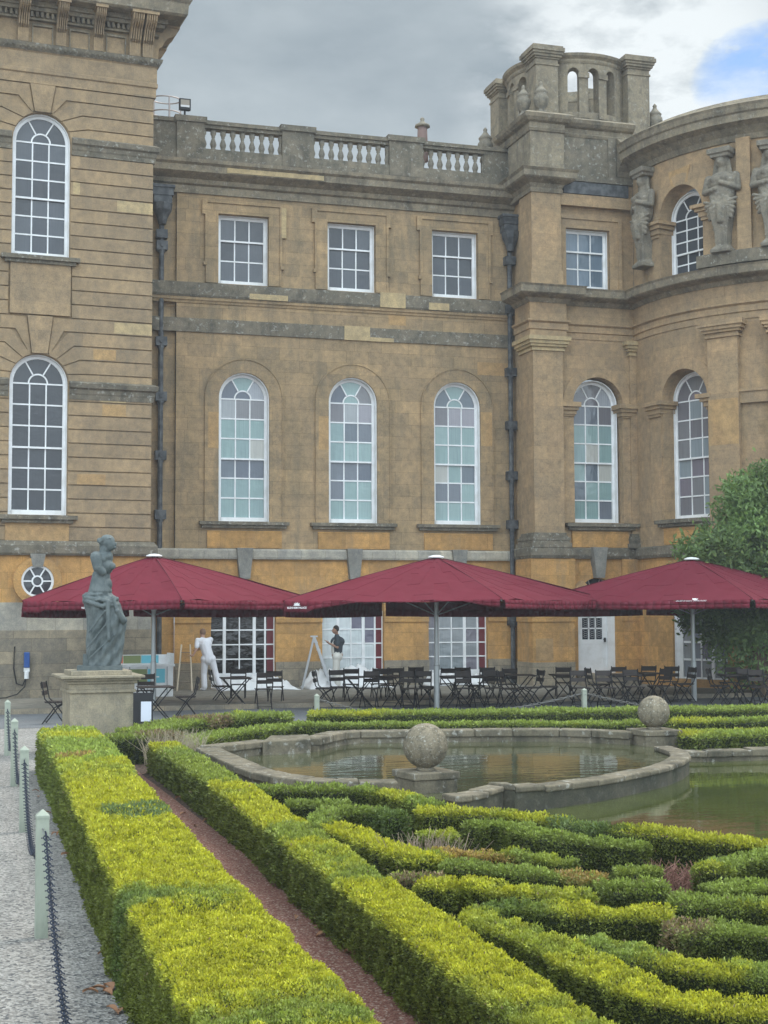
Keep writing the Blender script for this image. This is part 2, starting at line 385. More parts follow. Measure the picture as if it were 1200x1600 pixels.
def window(parent, w_, zb, zs, loc, rz=0., rows=6, arch=True, pal=None, cols=3, lining=.2, meet=3, border=.11, name='window'):
    """sash window, origin at its sill centre on the frame front"""
    pal = pal or pal_blind; mw = .036
    fr = MB(); H = zs-zb; r = w_/2; B = border; lw = .045
    def bx(x0, x1, y0, y1, z0, z1): fr.box(x0, x1, y0, y1, z0, z1)
    # white lining boards of the reveal
    for s in (-1, 1):
        a, b = sorted((s*r, s*(r-.03))); bx(a, b, -lining+.06, .018, 0, H if arch else H-.032)
        a, b = sorted((s*(r), s*(r-B))); bx(a, b, .02, .14, 0, H if arch else H-B-.001)
    if arch:
        arch_ring(fr, 0, r-.03, r, 0, H, -lining+.06, .018, 18, False); arch_ring(fr, 0, r-B, r, 0, H, .02, .14, 18, False)
    else: bx(-r, r, .02, .14, H-B, H); bx(-r, r, -lining+.06, .018, H-.03, H)
    bx(-r+B-.001, r-B+.001, -.02, .12, 0, .13)
    gw = w_-2*B; ch = (H-.13-(0 if arch else B))/rows; cw = gw/cols; zt = H if arch else H-B; gp = MB()
    zm = .13+ch*meet
    for k in range(1, cols):
        x = -gw/2+cw*k; bx(x-mw/2, x+mw/2, .07, .10, .13, zm); bx(x-mw/2, x+mw/2, .03, .06, zm, zt)
    for k in range(1, rows+(1 if arch else 0)):
        z = .13+ch*k; t = .028 if k != meet else .05
        y = (.07 if k < meet else .03); bx(-gw/2, gw/2, y-.004 if k != meet else .015, y+.034, z-t, z+(t*.4 if k != meet else 0))
    for rr in range(rows):
        yy = .085 if rr < meet else .045
        for c in range(cols):
            gp.col = pal(rr, c); x = -gw/2+cw*c; z = .13+ch*rr; gp.quad((x, yy, z), (x+cw, yy, z), (x+cw, yy, z+ch), (x, yy, z+ch))
    if arch:
        R = r-B; ri = cw/2+.03
        arch_ring(fr, 0, ri-.02, ri+.02, 0, H, .03, .06, 12, False)
        for a in (PI/3, 2*PI/3):
            p = (ri*math.cos(a), .045, H+ri*math.sin(a)); q = (R*math.cos(a), .045, H+R*math.sin(a))
            dx, dz = -math.sin(a)*mw/2, math.cos(a)*mw/2
            fr.prism([(p[0]-dx, p[2]-dz), (q[0]-dx, q[2]-dz), (q[0]+dx, q[2]+dz), (p[0]+dx, p[2]+dz)], .03, .06)
        def fan(r0, r1, a0, a1, col):
            gp.col = col; n = 6
            for k in range(n):
                b0, b1 = a0+(a1-a0)*k/n, a0+(a1-a0)*(k+1)/n
                gp.quad((r0*math.cos(b0), .05, H+r0*math.sin(b0)), (r1*math.cos(b0), .05, H+r1*math.sin(b0)), (r1*math.cos(b1), .05, H+r1*math.sin(b1)), (r0*math.cos(b1), .05, H+r0*math.sin(b1)))
        fan(0, ri, 0, PI, pal(9, 0, True))
        for k in range(3): fan(ri, R, PI/3*k, PI/3*(k+1), pal(9, k, True))
    o = fr.mk(name, M_['white'], parent, loc, rz); gp.mk('pane', M_['glass'], o, colattr=True)
    return o
def piece(name, mt, fn, parent=None, tf=None, **k):
    m = MB(); fn(m)
    if tf: m.apply(tf)
    return m.mk(name, S[mt] if mt in S else M_[mt], parent or palace, **k)
YW, YB = 42.0, 40.4
WC = [8.62, 11.92, 15.22]
# --- wing walls
def f(m):
    wall(m, 6.62, 17.12, 4.0, 10.6, [(c, 1.5, 4.93, 8.54, True) for c in WC], y=YW)
    wall(m, 6.62, 17.12, 10.6, 14.9, [(c-.03, 1.5, 11.9, 13.96, False) for c in WC], y=YW)
    wall(m, 5.0, 6.62, 3.9, 14.9, y=YW+.14); m.box(5.0, 17.12, 42.6, 50, 14.2, 15.2)
piece('wing_wall', 'wing', f)
piece('ground_floor_wall', 'clean', lambda m: (wall(m, 6.62, 17.12, .1, 3.95, [(c, 1.9, .13, 2.31, True) for c in WC], depth=.3, y=YW), wall(m, 5.0, 6.62, .1, 3.9, y=YW+.14)))
def f(m):                                                   # proud ring voussoirs, impost courses of the ground floor
    for a, b in zip([6.62]+[c+.95 for c in WC], [c-.95 for c in WC]+[17.12]):
        m.box(a, b, YW-.03, YW+.01, 1.99, 3.84)
        m.box(a, b, YW-.055, YW, 2.31-.04, 2.31)
piece('impost_course', 'clean', lambda m: [m.box(a, b, YW-.045, YW+.02, 2.0, 2.28).cut() for a, b in zip([6.62]+[c+.95 for c in WC], [c-.95 for c in WC]+[17.12])])
piece('ground_arch', 'clean', lambda m: [arch_ring(m, c, .95, 1.4, 0, 2.31, YW-.03, YW+.02, 20, False).cut() for c in WC])
piece('pier_plinth', 'plinth', lambda m: [m.box(a, b, YW-.05, YW+.02, .1, .86).cut() for a, b in zip([6.62]+[c+.95 for c in WC], [c-.95 for c in WC]+[17.12])])
wpath = [(5.0, YW), (17.12, YW), (17.12, YB+.3)]
def ring(m, prof, x0=5.0, x1=17.12, Y=YW): m.sweep([(x0, Y), (x1, Y)], prof)
piece('belt_course', 'white', lambda m: ring(m, [(-.1, 3.84), (.1, 3.84), (.12, 3.9), (.12, 4.08), (.06, 4.14), (-.1, 4.14)]))
piece('string_course', 'ledge', lambda m: ring(m, [(-.05, 11.44), (.1, 11.44), (.13, 11.5), (.12, 11.86), (-.05, 11.9)]))
piece('string_moulding', 'wing', lambda m: ring(m, [(-.05, 11.27), (.03, 11.27), (.045, 11.33), (.08, 11.36), (.085, 11.44), (-.05, 11.44)]))
piece('plain_band', 'ledge', lambda m: ring(m, [(-.05, 10.42), (.05, 10.42), (.05, 10.82), (-.05, 10.84)]))
piece('cornice', 'cornice', lambda m: ring(m, [(-.1, 14.5), (.06, 14.5), (.07, 14.72), (.16, 14.76), (.2, 14.88), (.42, 14.98), (.5, 15.02), (.52, 15.2), (.6, 15.26), (.62, 15.36), (-.1, 15.42)]))
# architraves, archivolts, ledges, panels
def f(m):
    for c in WC:
        arch_ring(m, c, .752, 1.13, 4.93, 8.54, YW-.035, YW+.05, 22)
        arch_ring(m, c, 1.13, 1.165, 4.93, 8.54, YW-.06, YW+.02, 22); m.cut()
piece('archivolt', 'wing', f)
def f(m, cs=[c-.03 for c in WC], Y=YW, zt=13.96, zb=11.9):
    for c in cs:
        for s in (-1, 1):
            a, b = sorted((c+s*.752, c+s*1.08)); m.box(a, b, Y-.05, Y+.02, zb, zt)
            a, b = sorted((c+s*1.08, c+s*1.15)); m.box(a, b, Y-.09, Y+.02, zb+.55, zt-.05)
            a, b = sorted((c+s*1.08, c+s*1.24)); m.box(a, b, Y-.09, Y+.02, zt-.05, zt+.38)
            a, b = sorted((c+s*1.08, c+s*1.13)); m.box(a, b, Y-.07, Y+.02, zb, zb+.55)
            m.box(c+s*1.15-.05, c+s*1.15+.05, Y-.11, Y, zb+.5, zb+.6)
        m.box(c-1.08, c+1.08, Y-.05, Y+.02, zt+.002, zt+.30); m.box(c-1.08, c+1.08, Y-.092, Y+.02, zt+.302, zt+.40); m.cut()
piece('window_architrave', 'wing', f)
piece('window_ledge', 'ledge', lambda m: [m.box(c-1.32, c+1.32, YW-.2, YW+.1, 4.83, 4.925).box(c-1.25, c+1.25, YW-.12, YW+.05, 4.74, 4.83).cut() for c in WC])
piece('ledge_panel', 'clean', lambda m: [m.box(c-1.08, c+1.12, YW-.045, YW+.03, 4.16, 4.66).cut() for c in WC])
piece('keystone', 'grey', lambda m: [m.prism([(c-.15, 3.27), (c+.15, 3.27), (c+.24, 4.16), (c-.24, 4.16)], YW-.22, YW+.05).cut() for c in WC])
piece('repair_block', 'pale', lambda m: [m.box(a, b, YW-q, YW, c, d).cut() for a, b, c, d, q in [
    (8.75, 9.9, 11.455, 11.62, .135), (12.75, 13.55, 11.45, 11.905, .135), (14.3, 14.95, 11.46, 11.68, .137), (11.65, 12.45, 10.415, 10.845, .056), (12.45, 13.2, 10.41, 10.53, .057),
    (8.0, 10.9, 15.05, 15.19, .528), (9.72, 9.86, 13.35, 14.25, .095)]])
piece('repair_block', 'paleo', lambda m: [m.box(a, b, YW-q, YW, c, d).cut() for a, b, c, d, q in [
    (7.56, 7.86, 7.05, 8.1, .039), (10.86, 11.16, 7.1, 8.1, .039), (15.9, 17.0, 9.55, 9.95, .004), (15.98, 16.36, 7.35, 8.4, .04), (13.05, 13.6, 10.95, 11.25, .003)]])
for c in WC:
    window(palace, 1.5, 4.93, 8.54, (c, YW+.17, 4.93))
    window(palace, 1.5, 11.9, 13.96, (c-.03, YW+.2, 11.9), rows=3, arch=False, pal=const(SKYR), lining=.12, meet=2)
# --- ground floor french windows
def french(c, pal, z0=.25, zs=2.31, w_=1.9, shutter=True, split=(.42, .86, 1.3, 1.62)):
    fr = MB(); gp = MB(); sh = MB(); x0 = -w_/2; H = zs-z0
    rowz = [0, .28]+[.28+.42*k for k in range(1, 6)]; rowz = [z for z in rowz if z < H-.05]+[H]
    thick = {0: .05, 1: .09, 2: .035, 3: .09, 4: .05, 5: .06}
    ed = [0]+list(split)+[w_]
    for i, e in enumerate(ed):
        t = thick[i]; fr.box(max(x0, x0+e-t/2), min(-x0, x0+e+t/2), 0, .07, 0, H)
    for a, b in zip(ed, ed[1:]):
        fr.box(x0+a, x0+b, .005, .065, 0, .28)
        for z in rowz[1:]: fr.box(x0+a, x0+b, .01, .05, z-.018, z+.018)
    fr.box(x0, -x0, -.03, .1, -.12, .0)
    for i, (a, b) in enumerate(zip(ed, ed[1:])):
        for j, (p, q) in enumerate(zip(rowz[1:], rowz[2:])):
            gp.col = pal(j, i); gp.quad((x0+a, .03, p), (x0+b, .03, p), (x0+b, .03, q), (x0+a, .03, q))
    R = w_/2; gd = (.035, .036, .04)
    for k in range(12):
        a, b = PI*k/12, PI*(k+1)/12; gp.col = gd; gp.face([(0, .12, H), (R*math.cos(a), .12, H+R*math.sin(a)), (R*math.cos(b), .12, H+R*math.sin(b))])
    o = fr.mk('french_window', M_['white'], palace, (c, YW+.16, z0)); gp.mk('pane', M_['glass'], o, colattr=True)
    fb = MB(); arch_ring(fb, 0, R*.35, R*.35+.03, 0, H, .09, .12, 14, False)
    for a in (PI/6, PI/3, PI/2, 2*PI/3, 5*PI/6): fb.bar((0, .1, H), (R*math.cos(a), .1, H+R*math.sin(a)), .025, .025)
    fb.mk('fanlight_bar', M_['lead'], o)
    if shutter:
        sh.box(-x0-.22, -x0-.03, .028, .03, .02, H); sh.mk('red_board', M_['red'], o)
    return o
M_['red'] = mat('dark_red_paint', (.13, .022, .028), .6)
def palA(r, c):
    return (.018, .015, .014) if c != 4 else (.05, .02, .02)
def palB(r, c): return (.16, .15, .2) if (c == 3 and r > 1) or (c == 2 and r == 3) else random.choice(CURT)
def palC(r, c): return random.choice([(.22, .23, .25), (.27, .29, .3), (.2, .19, .22)]) if c != 2 and c != 1 else random.choice([(.28, .30, .31), (.24, .27, .28)])
w1 = french(WC[0], palA); french(WC[1], palB, split=(.52, .92, 1.3, 1.66)); french(WC[2], palC, split=(.34, .78, 1.2, 1.62))
cm = MB()
for x in (-.8, -.62, -.42, -.3, -.12, .06, .2, .5): cm.box(x-.012, x+.012, .14, .15, .1, 2.0)
cm.mk('curtain_rod', M_['white'], w1)
# --- balustrade
ba = MB(); R_ = (16.44, 16.73)
ba.box(5.0, 17.3, YW-.02, YW+.4, 15.40, 15.87)
for a, b in ((7.42, 9.75), (10.72, 13.09), (14.16, 16.35)): ba.box(a, b, YW+.02, YW+.34, 16.5, 16.6)
ba.box(5.0, 17.3, YW-.04, YW+.42, 16.6, 16.68); ba.box(5.0, 17.3, YW, YW+.38, 16.68, 16.73)
for a, b in ((5.0, 6.60), (16.2, 17.3)): ba.box(a, b, YW+.03, YW+.35, 15.87, 16.6)
for a, b in ((6.60, 7.42), (9.75, 10.72), (13.09, 14.16)):
    ba.box(a, b, YW-.05, YW+.43, 15.42, 16.62); ba.box(a-.06, b+.06, YW-.11, YW+.49, 16.62, 16.79)
ba.box(7.42, 17, YW-.05, YW+.0, 15.42, 15.55)
bal = ba.mk('balustrade', S['ledge'], palace)
prof = [(.085, 0), (.085, .06), (.06, .07), (.07, .1), (.1, .2), (.075, .29), (.045, .37), (.042, .4), (.06, .42), (.05, .45), (.085, .5), (.085, .63)]
pb = MB(); pb.lathe(prof, 10); b0 = None
for a, b in ((7.42, 9.75), (10.72, 13.09), (14.16, 16.2)):
    n = 9 if b < 16.1 else 8
    for k in range(n):
        x = a+(b-a)*(k+.0)/(n-1) if n == 9 else a+.04+(b-a)*k/(n-1)
        if b0 is None: b0 = pb.mk('baluster', S['carved'], bal, (x, YW+.18, 15.87), smooth=True)
        else: dup(b0, loc=(x, YW+.18, 15.87))
# --- drainpipes
def pipe(x, Y, ztop, zs, hop):
    m = MB(); m.tube([(x, Y, .1), (x, Y, ztop)], .075, 10); o = m.mk('drainpipe', M_['lead'], palace, smooth=False)
    b = MB()
    for z in zs: b.box(x-.15, x+.17, Y-.1, Y+.12, z-.13, z+.13); b.tube([(x, Y, z-.2), (x, Y, z-.13)], .1, 8); b.box(x-.04, x+.04, Y-.14, Y-.1, z-.05, z+.05); b.cut()
    b.mk('pipe_bracket', M_['lead'], o)
    h = MB(); a, c, d = hop
    h.box(x-.3, x+.3, Y-.3, Y+.1, a-.28, a); h.box(x-.26, x+.26, Y-.27, Y+.1, a-.5, a-.28); h.lathe([(.3, 0), (.27, -.2), (.16, -.4), (.11, -.6)], 8, x, Y-.1, a-.5); h.box(x-.34, x+.34, Y-.34, Y+.1, a-.06, a+.02)
    h.box(x-.16, x+.16, Y-.14, Y+.12, a-1.5, a-1.25)
    h.mk('rain_hopper', M_['lead'], o)
    return o
pipe(6.18, YW-.0, 13.9, [10.1, 8.5, 6.8, 5.1, 12.9], (14.6, 0, 0))
pipe(16.93, YW-.15, 13.9, [9.65, 8.0, 6.45, 4.95, 2.0, 11.6], (14.5, 0, 0))
# --- bay
def f(m):
    wall(m, 17.12, 20.43, 3.95, 10.6, [(19.17, 1.64, 4.95, 8.54, True)], depth=.5, y=YB)
    wall(m, 17.12, 20.43, 10.6, 17.0, [(18.9, 1.45, 12.05, 13.9, False)], depth=.3, y=YB)
    m.quad((17.12, YW+.2, 3.95), (17.12, YB, 3.95), (17.12, YB, 17.0), (17.12, YW+.2, 17.0))
piece('bay_wall', 'bay', f)
def f(m):
    wall(m, 17.12, 20.43, .1, 3.95, [(19.06, 1.26, .45, 2.66, True)], depth=.35, y=YB); m.quad((17.12, YW, .1), (17.12, YB, .1), (17.12, YB, 3.95), (17.12, YW, 3.95))
    arch_ring(m, 19.06, .63, 1.0, 0, 2.66, YB-.03, YB+.02, 18, False)
    m.box(16.85, 18.2, YB-.27, YB+.9, .1, 3.86); m.box(16.82, 18.22, YB-.3, YB+.9, 1.99, 3.85); m.box(19.9, 20.5, YB-.05, YB+.05, .1, 3.86); m.box(19.87, 20.5, YB-.08, YB+.02, 2.0, 3.86)
piece('bay_ground_wall', 'clean', f)
piece('bay_plinth', 'plinth', lambda m: m.box(16.83, 18.2, YB-.29, YB+.9, .1, .8))
piece('repair_block', 'paleo', lambda m: (m.box(16.95, 17.5, YB-.273, YB, .85, 1.5).cut(), m.prism([(18.2, 2.95), (18.45, 3.2), (18.62, 3.05), (18.4, 2.8)], YB-.34, YB)))
piece('keystone', 'grey', lambda m: m.prism([(18.93, 3.29), (19.19, 3.29), (19.3, 4.2), (18.82, 4.2)], YB-.3, YB+.05))
BC = (25.9, 39.8); BR = 5.5
arc = [(BC[0]+BR*math.cos(math.radians(a)), BC[1]-BR*math.sin(math.radians(a))) for a in np.arange(186.0, 19.9, -3.0)]
p_out = [(17.12, YW+.1), (17.12, YB), (20.43, YB)]+arc[1:]
ppil = [(16.9, YB+.9), (16.9, YB-.25), (18.02, YB-.25), (18.02, YB), (20.43, YB)]+arc[1:]
piece('bay_belt_course', 'ledge', lambda m: m.sweep(ppil, [(-.3, 3.86), (.08, 3.86), (.13, 3.95), (.13, 4.16), (.05, 4.2), (-.3, 4.2)]))
piece('bay_entablature', 'bay', lambda m: (m.sweep(ppil, [(-.2, 10.5), (.03, 10.5), (.03, 10.68), (.07, 10.7), (.07, 10.88), (.14, 10.93), (.14, 10.98), (.03, 11.0), (.03, 11.5), (-.2, 11.5)])))
piece('bay_string_cornice', 'cornice', lambda m: m.sweep(ppil, [(-.3, 11.5), (.06, 11.5), (.16, 11.62), (.4, 11.68), (.46, 11.72), (.48, 11.9), (.52, 11.96), (.1, 12.06), (-.3, 12.1)]))
# pilaster (both storeys) with bases and capitals
def f(m):
    m.box(16.98, 17.94, YB-.22, YB+.75, 4.6, 10.1)
    m.cut(); m.box(16.98, 17.94, YB-.22, YB+.75, 12.0, 14.9); m.box(16.94, 17.98, YB-.26, YB+.8, 12.06, 12.5)
    m.cut(); m.box(20.22, 20.47, YB-.1, YB+.1, 4.5, 10.1)
piece('pilaster', 'bay', f)
def f(m):
    for z0, k in ((4.18, 1), ):
        for e, a, b in ((.16, 0, .14), (.11, .14, .22), (.13, .22, .3), (.07, .3, .36), (.04, .36, .44)):
            m.box(16.98-e, 17.94+e, YB-.22-e, YB+.75+e, z0+a, z0+b)
        m.cut()
        for e, a, b in ((.16, 0, .14), (.11, .14, .22), (.13, .22, .3), (.07, .3, .36), (.04, .36, .44)): m.box(20.22-e, 20.5, YB-.1-e, YB+.1, z0+a, z0+b)
piece('pilaster_base', 'ledge', f)
def f(m):
    for z0 in (10.06,):
        for e, a, b in ((.05, 0, .06), (.03, .06, .12), (.1, .12, .2), (.15, .2, .3), (.2, .3, .42)):
            m.box(16.98-e, 17.94+e, YB-.22-e, YB+.75+e, z0+a, z0+b+.002)
        m.cut()
        for e, a, b in ((.05, 0, .06), (.03, .06, .12), (.1, .12, .2), (.15, .2, .3), (.2, .3, .42)): m.box(20.22-e, 20.5, YB-.1-e, YB+.1, z0+a, z0+b)
piece('pilaster_capital', 'pale', f)
pp2 = [(16.98, YB+1.9), (16.98, YB-.22), (17.94, YB-.22), (17.94, YB+.1)]
piece('pilaster_cornice', 'cornice', lambda m: (m.sweep(pp2, [(-.3, 14.86), (.04, 14.86), (.06, 14.94), (.03, 15.0), (.1, 15.12), (.34, 15.22), (.38, 15.26), (.38, 15.42), (.44, 15.5), (-.3, 15.56)]),
    m.box(16.95, 18.05, YB-.26, YB+1.5, 15.5, 16.80)))
piece('bay_parapet', 'ledge', lambda m: (m.box(18.05, 20.5, YB-.04, YB+.4, 15.4, 16.8), m.box(19.6, 19.85, YB-.09, YB, 15.5, 16.78), m.box(18.0, 20.5, YB-.1, YB, 15.35, 15.55)))
piece('lead_flashing', 'lead', lambda m: m.box(18.05, 20.2, YB-.22, YB, 14.92, 15.28))
piece('bay_top_cornice', 'cornice', lambda m: m.sweep([(16.95, YB+2.2), (16.95, YB-.26), (18.05, YB-.26), (18.05, YB-.02), (20.45, YB-.02)], [(-.5, 16.72), (.04, 16.72), (.08, 16.8), (.02, 16.84), (.03, 16.98), (.14, 17.02), (.22, 17.1), (.26, 17.2), (.1, 17.3), (-.5, 17.36)]))
def f(m):
    c = 18.9
    for e0, e1, q in ((.725, 1.0, .04), (1.0, 1.12, .08)):
        for s in (-1, 1):
            a, b = sorted((c+s*e0, c+s*e1)); m.box(a, b, YB-q, YB+.02, 12.06, 13.9+e1-.725)
        m.box(c-e1+.12, c+e1-.12, YB-q-.002, YB+.02, 13.9+e0-.725, 13.9+e1-.725)
    m.box(17.96, 20.35, YB-.2, YB, 14.55, 14.9)
piece('window_architrave', 'bay', f)
def f(m): arch_ring(m, 19.17, .822, 1.15, 0, 8.54, YB-.035, YB+.1, 22, False)
piece('archivolt', 'bay', f)
def f(m):
    for a, b in ((17.94, 18.362), (19.978, 20.3)):
        for e, z0, z1 in ((.02, 8.14, 8.2), (.06, 8.2, 8.32), (.11, 8.32, 8.42), (.17, 8.42, 8.56)): m.box(max(a-e, 17.943), b+e, YB-.05-e, YB+.49, z0, z1+.001)
        m.box(a, b, YB-.03, YB+.45, 4.95, 8.2); m.cut()
piece('impost', 'bay', f)
piece('window_ledge', 'ledge', lambda m: (m.box(18.05, 20.45, YB-.24, YB+.2, 4.82, 4.92), m.box(18.15, 20.3, YB-.15, YB+.1, 4.72, 4.82)))
piece('ledge_panel', 'clean', lambda m: m.box(18.25, 20.1, YB-.08, YB+.03, 4.2, 4.68))
window(palace, 1.52, 4.95, 8.54, (19.15, YB+.36, 4.95))
window(palace, 1.45, 12.05, 13.9, (18.9, YB+.2, 12.05), rows=3, arch=False, pal=const([(.15, .2, .25), (.12, .16, .2)]), lining=.12, meet=2)
# door
d = MB(); dg = MB(); z0 = .45
d.box(-.63, -.53, 0, .14, 0, 2.21); d.box(.38, .63, 0, .14, 0, 2.21); d.box(-.53, .38, 0, .14, 2.12, 2.21)
door = MB()
door.box(-.53, .38, .06, .1, 0, 1.0); door.box(-.53, -.42, .05, .11, 0, 2.12); door.box(.24, .38, .05, .11, 0, 2.12)
door.box(-.42, .24, .05, .11, 0, .18); door.box(-.42, .24, .05, .11, .86, 1.0); door.box(-.42, .24, .05, .11, 1.98, 2.12)
for x in (-.2, .02): door.box(x-.02, x+.02, .055, .1, 1.0, 1.98)
for z in (1.33, 1.66): door.box(-.42, .24, .055, .1, z-.02, z+.02)
dg.col = (.03, .035, .05); dg.quad((-.42, .09, 1.0), (.24, .09, 1.0), (.24, .09, 1.98), (-.42, .09, 1.98))
for k in range(12):
    a, b = PI*k/12, PI*(k+1)/12; dg.face([(0, .12, 2.21), (.63*math.cos(a), .12, 2.21+.63*math.sin(a)), (.63*math.cos(b), .12, 2.21+.63*math.sin(b))])
do = d.mk('door_frame', M_['white'], palace, (19.06, YB+.12, z0)); dd = door.mk('door', M_['white'], do); dg.mk('pane', M_['glass'], do, colattr=True)
gr = MB()
for x in (-.31, -.09, .13):
    for z in (1.05, 1.38, 1.7):
        gr.tube([(x+.075*math.sin(t), .05, z+.02*t) for t in np.linspace(0, 12, 15)], .008, 4); gr.tube([(x-.075*math.sin(t), .05, z+.02*t) for t in np.linspace(0, 12, 15)], .008, 4)
gr.mk('window_grille', M_['steel'], do)
fb = MB()
for a in (PI/5, 2*PI/5, 3*PI/5, 4*PI/5): fb.bar((0, .1, 2.21), (.63*math.cos(a), .1, 2.21+.63*math.sin(a)), .02, .02)
fb.box(-.63, .63, .05, .12, 2.2, 2.24); fb.mk('fanlight_bar', M_['white'], do)
hn = MB(); hn.box(.28, .33, .0, .05, .92, 1.05); hn.tube([(.3, -.02, 1.0), (.3, -.05, 1.0), (.22, -.05, 1.0)], .012, 6); hn.mk('handle', M_['black'], do)
# --- bow
def bow(x, y, z):                         # x = arc metres from the left, y = depth
    a = math.radians(186.0)-x/BR; r = BR-y
    return (BC[0]+r*math.cos(a), BC[1]-r*math.sin(a), z)
def ax(a): return math.radians(186.0-a)*BR
LB = ax(20)
wins = [160.3, 112, 68]
def f(m):
    wall(m, 0, LB, 3.95, 10.6, [(ax(a), 1.72, 4.95, 8.44, True) for a in wins], depth=.62, step=.35)
    wall(m, 0, LB, 10.6, 15.9, [(ax(a), 1.62, 12.05, 13.92, True) for a in wins], depth=.62, step=.35)
piece('bow_wall', 'bay', f, tf=bow)
piece('bow_ground_wall', 'clean', lambda m: wall(m, 0, LB, .1, 3.95, [(ax(a-4), 1.9, .35, 2.31, True) for a in wins], depth=.3, step=.35), tf=bow)
bpath = [(20.4, YB)]+arc[1:]
piece('bow_cornice', 'cornice', lambda m: m.sweep([(19.9, YB)]+bpath, [(-.3, 15.6), (.05, 15.6), (.12, 15.75), (.3, 15.92), (.52, 16.02), (.54, 16.22), (.59, 16.26), (.62, 16.4), (.66, 16.47), (.3, 16.62), (.1, 16.78), (-.3, 16.85)]))
def deco(name, mt, lst):
    gs = {}
    for q in lst: gs.setdefault((round((q[0]+q[1])/2/4), int(q[4]//5)), []).append(q)
    for q in gs.values(): deco1(name, mt, q)
def deco1(name, mt, lst):
    def g_(m):
        for a0, a1, y0, y1, z0, z1 in lst:
            if name == 'impost' and y0 <= -.05: q = (-y0-.05)*12; a0, a1 = a0+q*.3, a1-q*(1 if a0 > 160 else .2); a0 += (q if a0 < 156 else 0); y0 -= .03
            n = max(1, int(abs(a0-a1)/3)); 
            for k in range(n):
                b0, b1 = a0+(a1-a0)*k/n, a0+(a1-a0)*(k+1)/n; m.box(ax(b0), ax(b1), y0, y1, z0, z1)
    return piece(name, mt, g_, tf=bow)
deco('pilaster', 'bay', [(149.8, 140.6, -.22, .05, 4.5, 10.05), (131.9, 122.7, -.22, .05, 4.5, 10.05), (140.2, 136.1, -.16, .05, 12.4, 15.65), (150.5, 131, -.08, .05, 12.42, 15.65) ][:3])
deco('pilaster_capital', 'bay', [(149.8+e*11, 140.6-e*11, -.22-e, .05, 10.0+a, 10.0+b+.003) for e, a, b in ((.05, 0, .06), (.02, .06, .14), (.09, .14, .22), (.14, .22, .32), (.18, .32, .48))]+[(131.9+e*11, 122.7-e*11, -.22-e, .05, 10.0+a, 10.0+b+.003) for e, a, b in ((.05, 0, .06), (.02, .06, .14), (.09, .14, .22), (.14, .22, .32), (.18, .32, .48))])
deco('repair_block', 'paleo', [(149.8, 140.7, -.224, 0, 6.95, 8.25)])
deco('pedestal_course', 'ledge', [(152.5, 60, -.28, .05, 12.06, 12.42)])
deco('impost', 'bay', [(175.8, 169.6, -.05-e, .45, z0, z1+.002) for e, z0, z1 in ((0, 8.02, 8.1), (.04, 8.1, 8.24), (.1, 8.24, 8.34), (.17, 8.34, 8.46))]+[(151.4, 149.5, -.05-e, .6, z0, z1+.002) for e, z0, z1 in ((0, 8.02, 8.1), (.04, 8.1, 8.24), (.1, 8.24, 8.34), (.17, 8.34, 8.46))]
     +[(175.5, 168.9, -.05-e, .45, z0, z1+.002) for e, z0, z1 in ((0, 13.35, 13.45), (.04, 13.45, 13.6), (.1, 13.6, 13.72), (.17, 13.72, 13.82))]+[(152, 148.0, -.05-e, .5, z0, z1+.002) for e, z0, z1 in ((0, 13.5, 13.6), (.04, 13.6, 13.75), (.1, 13.75, 13.85), (.17, 13.85, 13.95))]
     +[(140.4, 132.1, -.08, .02, 8.1, 8.5), (140.4, 132.1, -.12, .02, 8.42, 8.5)]+[(175.4, 169.6, -.03, .3, 4.95, 8.02), (175.2, 169.0, -.03, .3, 12.1, 13.35)])
piece('archivolt', 'bay', lambda m: (arch_ring(m, ax(160.3), .862, 1.2, 0, 8.44, -.035, .05, 22, False).cut(), arch_ring(m, ax(160.3), .812, 1.15, 0, 13.92, -.02, .05, 22, False)), tf=bow)
deco('window_ledge', 'ledge', [(171.5, 149, -.22, .3, 4.83, 4.94), (171, 149.5, -.13, .3, 4.74, 4.83)])
deco('ledge_panel', 'clean', [(169, 151, -.06, .03, 4.22, 4.7)])
def bow_at(a, y=0., z=0.):
    p = bow(ax(a), y, z); return p, PI/2-math.radians(a)
for a in wins:
    p, rz = bow_at(a, .5, 4.95); window(palace, 1.62, 4.95, 8.44, p, rz, pal=const(MAUVE+[(.19, .17, .2)]*2+[(.24, .28, .3)]), lining=.1)
    p, rz = bow_at(a, .5, 12.05); window(palace, 1.5, 12.05, 13.85, p, rz, pal=const(DARK), rows=5, lining=.1, meet=2)
# bow french window
p, rz = bow_at(156.3, .14, .35)
fw = MB(); gp = MB(); H = 2.4
ed = [-.95, -.72, -.3, .0, .4, .95]
for e, t in zip(ed, (.1, .16, .1, .04, .1, .1)): fw.box(e-t/2, e+t/2, 0, .08, 0, H)
for z in (.02, .55, 1.05, 1.55, 2.05): fw.box(-.95, .95, .01, .07, z-.03, z+.03)
fw.box(-.95, -.72, .02, .06, 0, H); fw.box(-.95, .95, -.02, .1, -.25, .0)
for a, b in zip(ed[1:], ed[2:]):
    for z in (.02, .55, 1.05, 1.55): gp.col = random.choice([(.2, .22, .25), (.26, .27, .27), (.15, .15, .18)]); gp.quad((a, .04, z), (b, .04, z), (b, .04, z+.5), (a, .04, z+.5))
o = fw.mk('french_window', M_['white'], palace, p, rz); gp.mk('pane', M_['glass'], o, colattr=True)
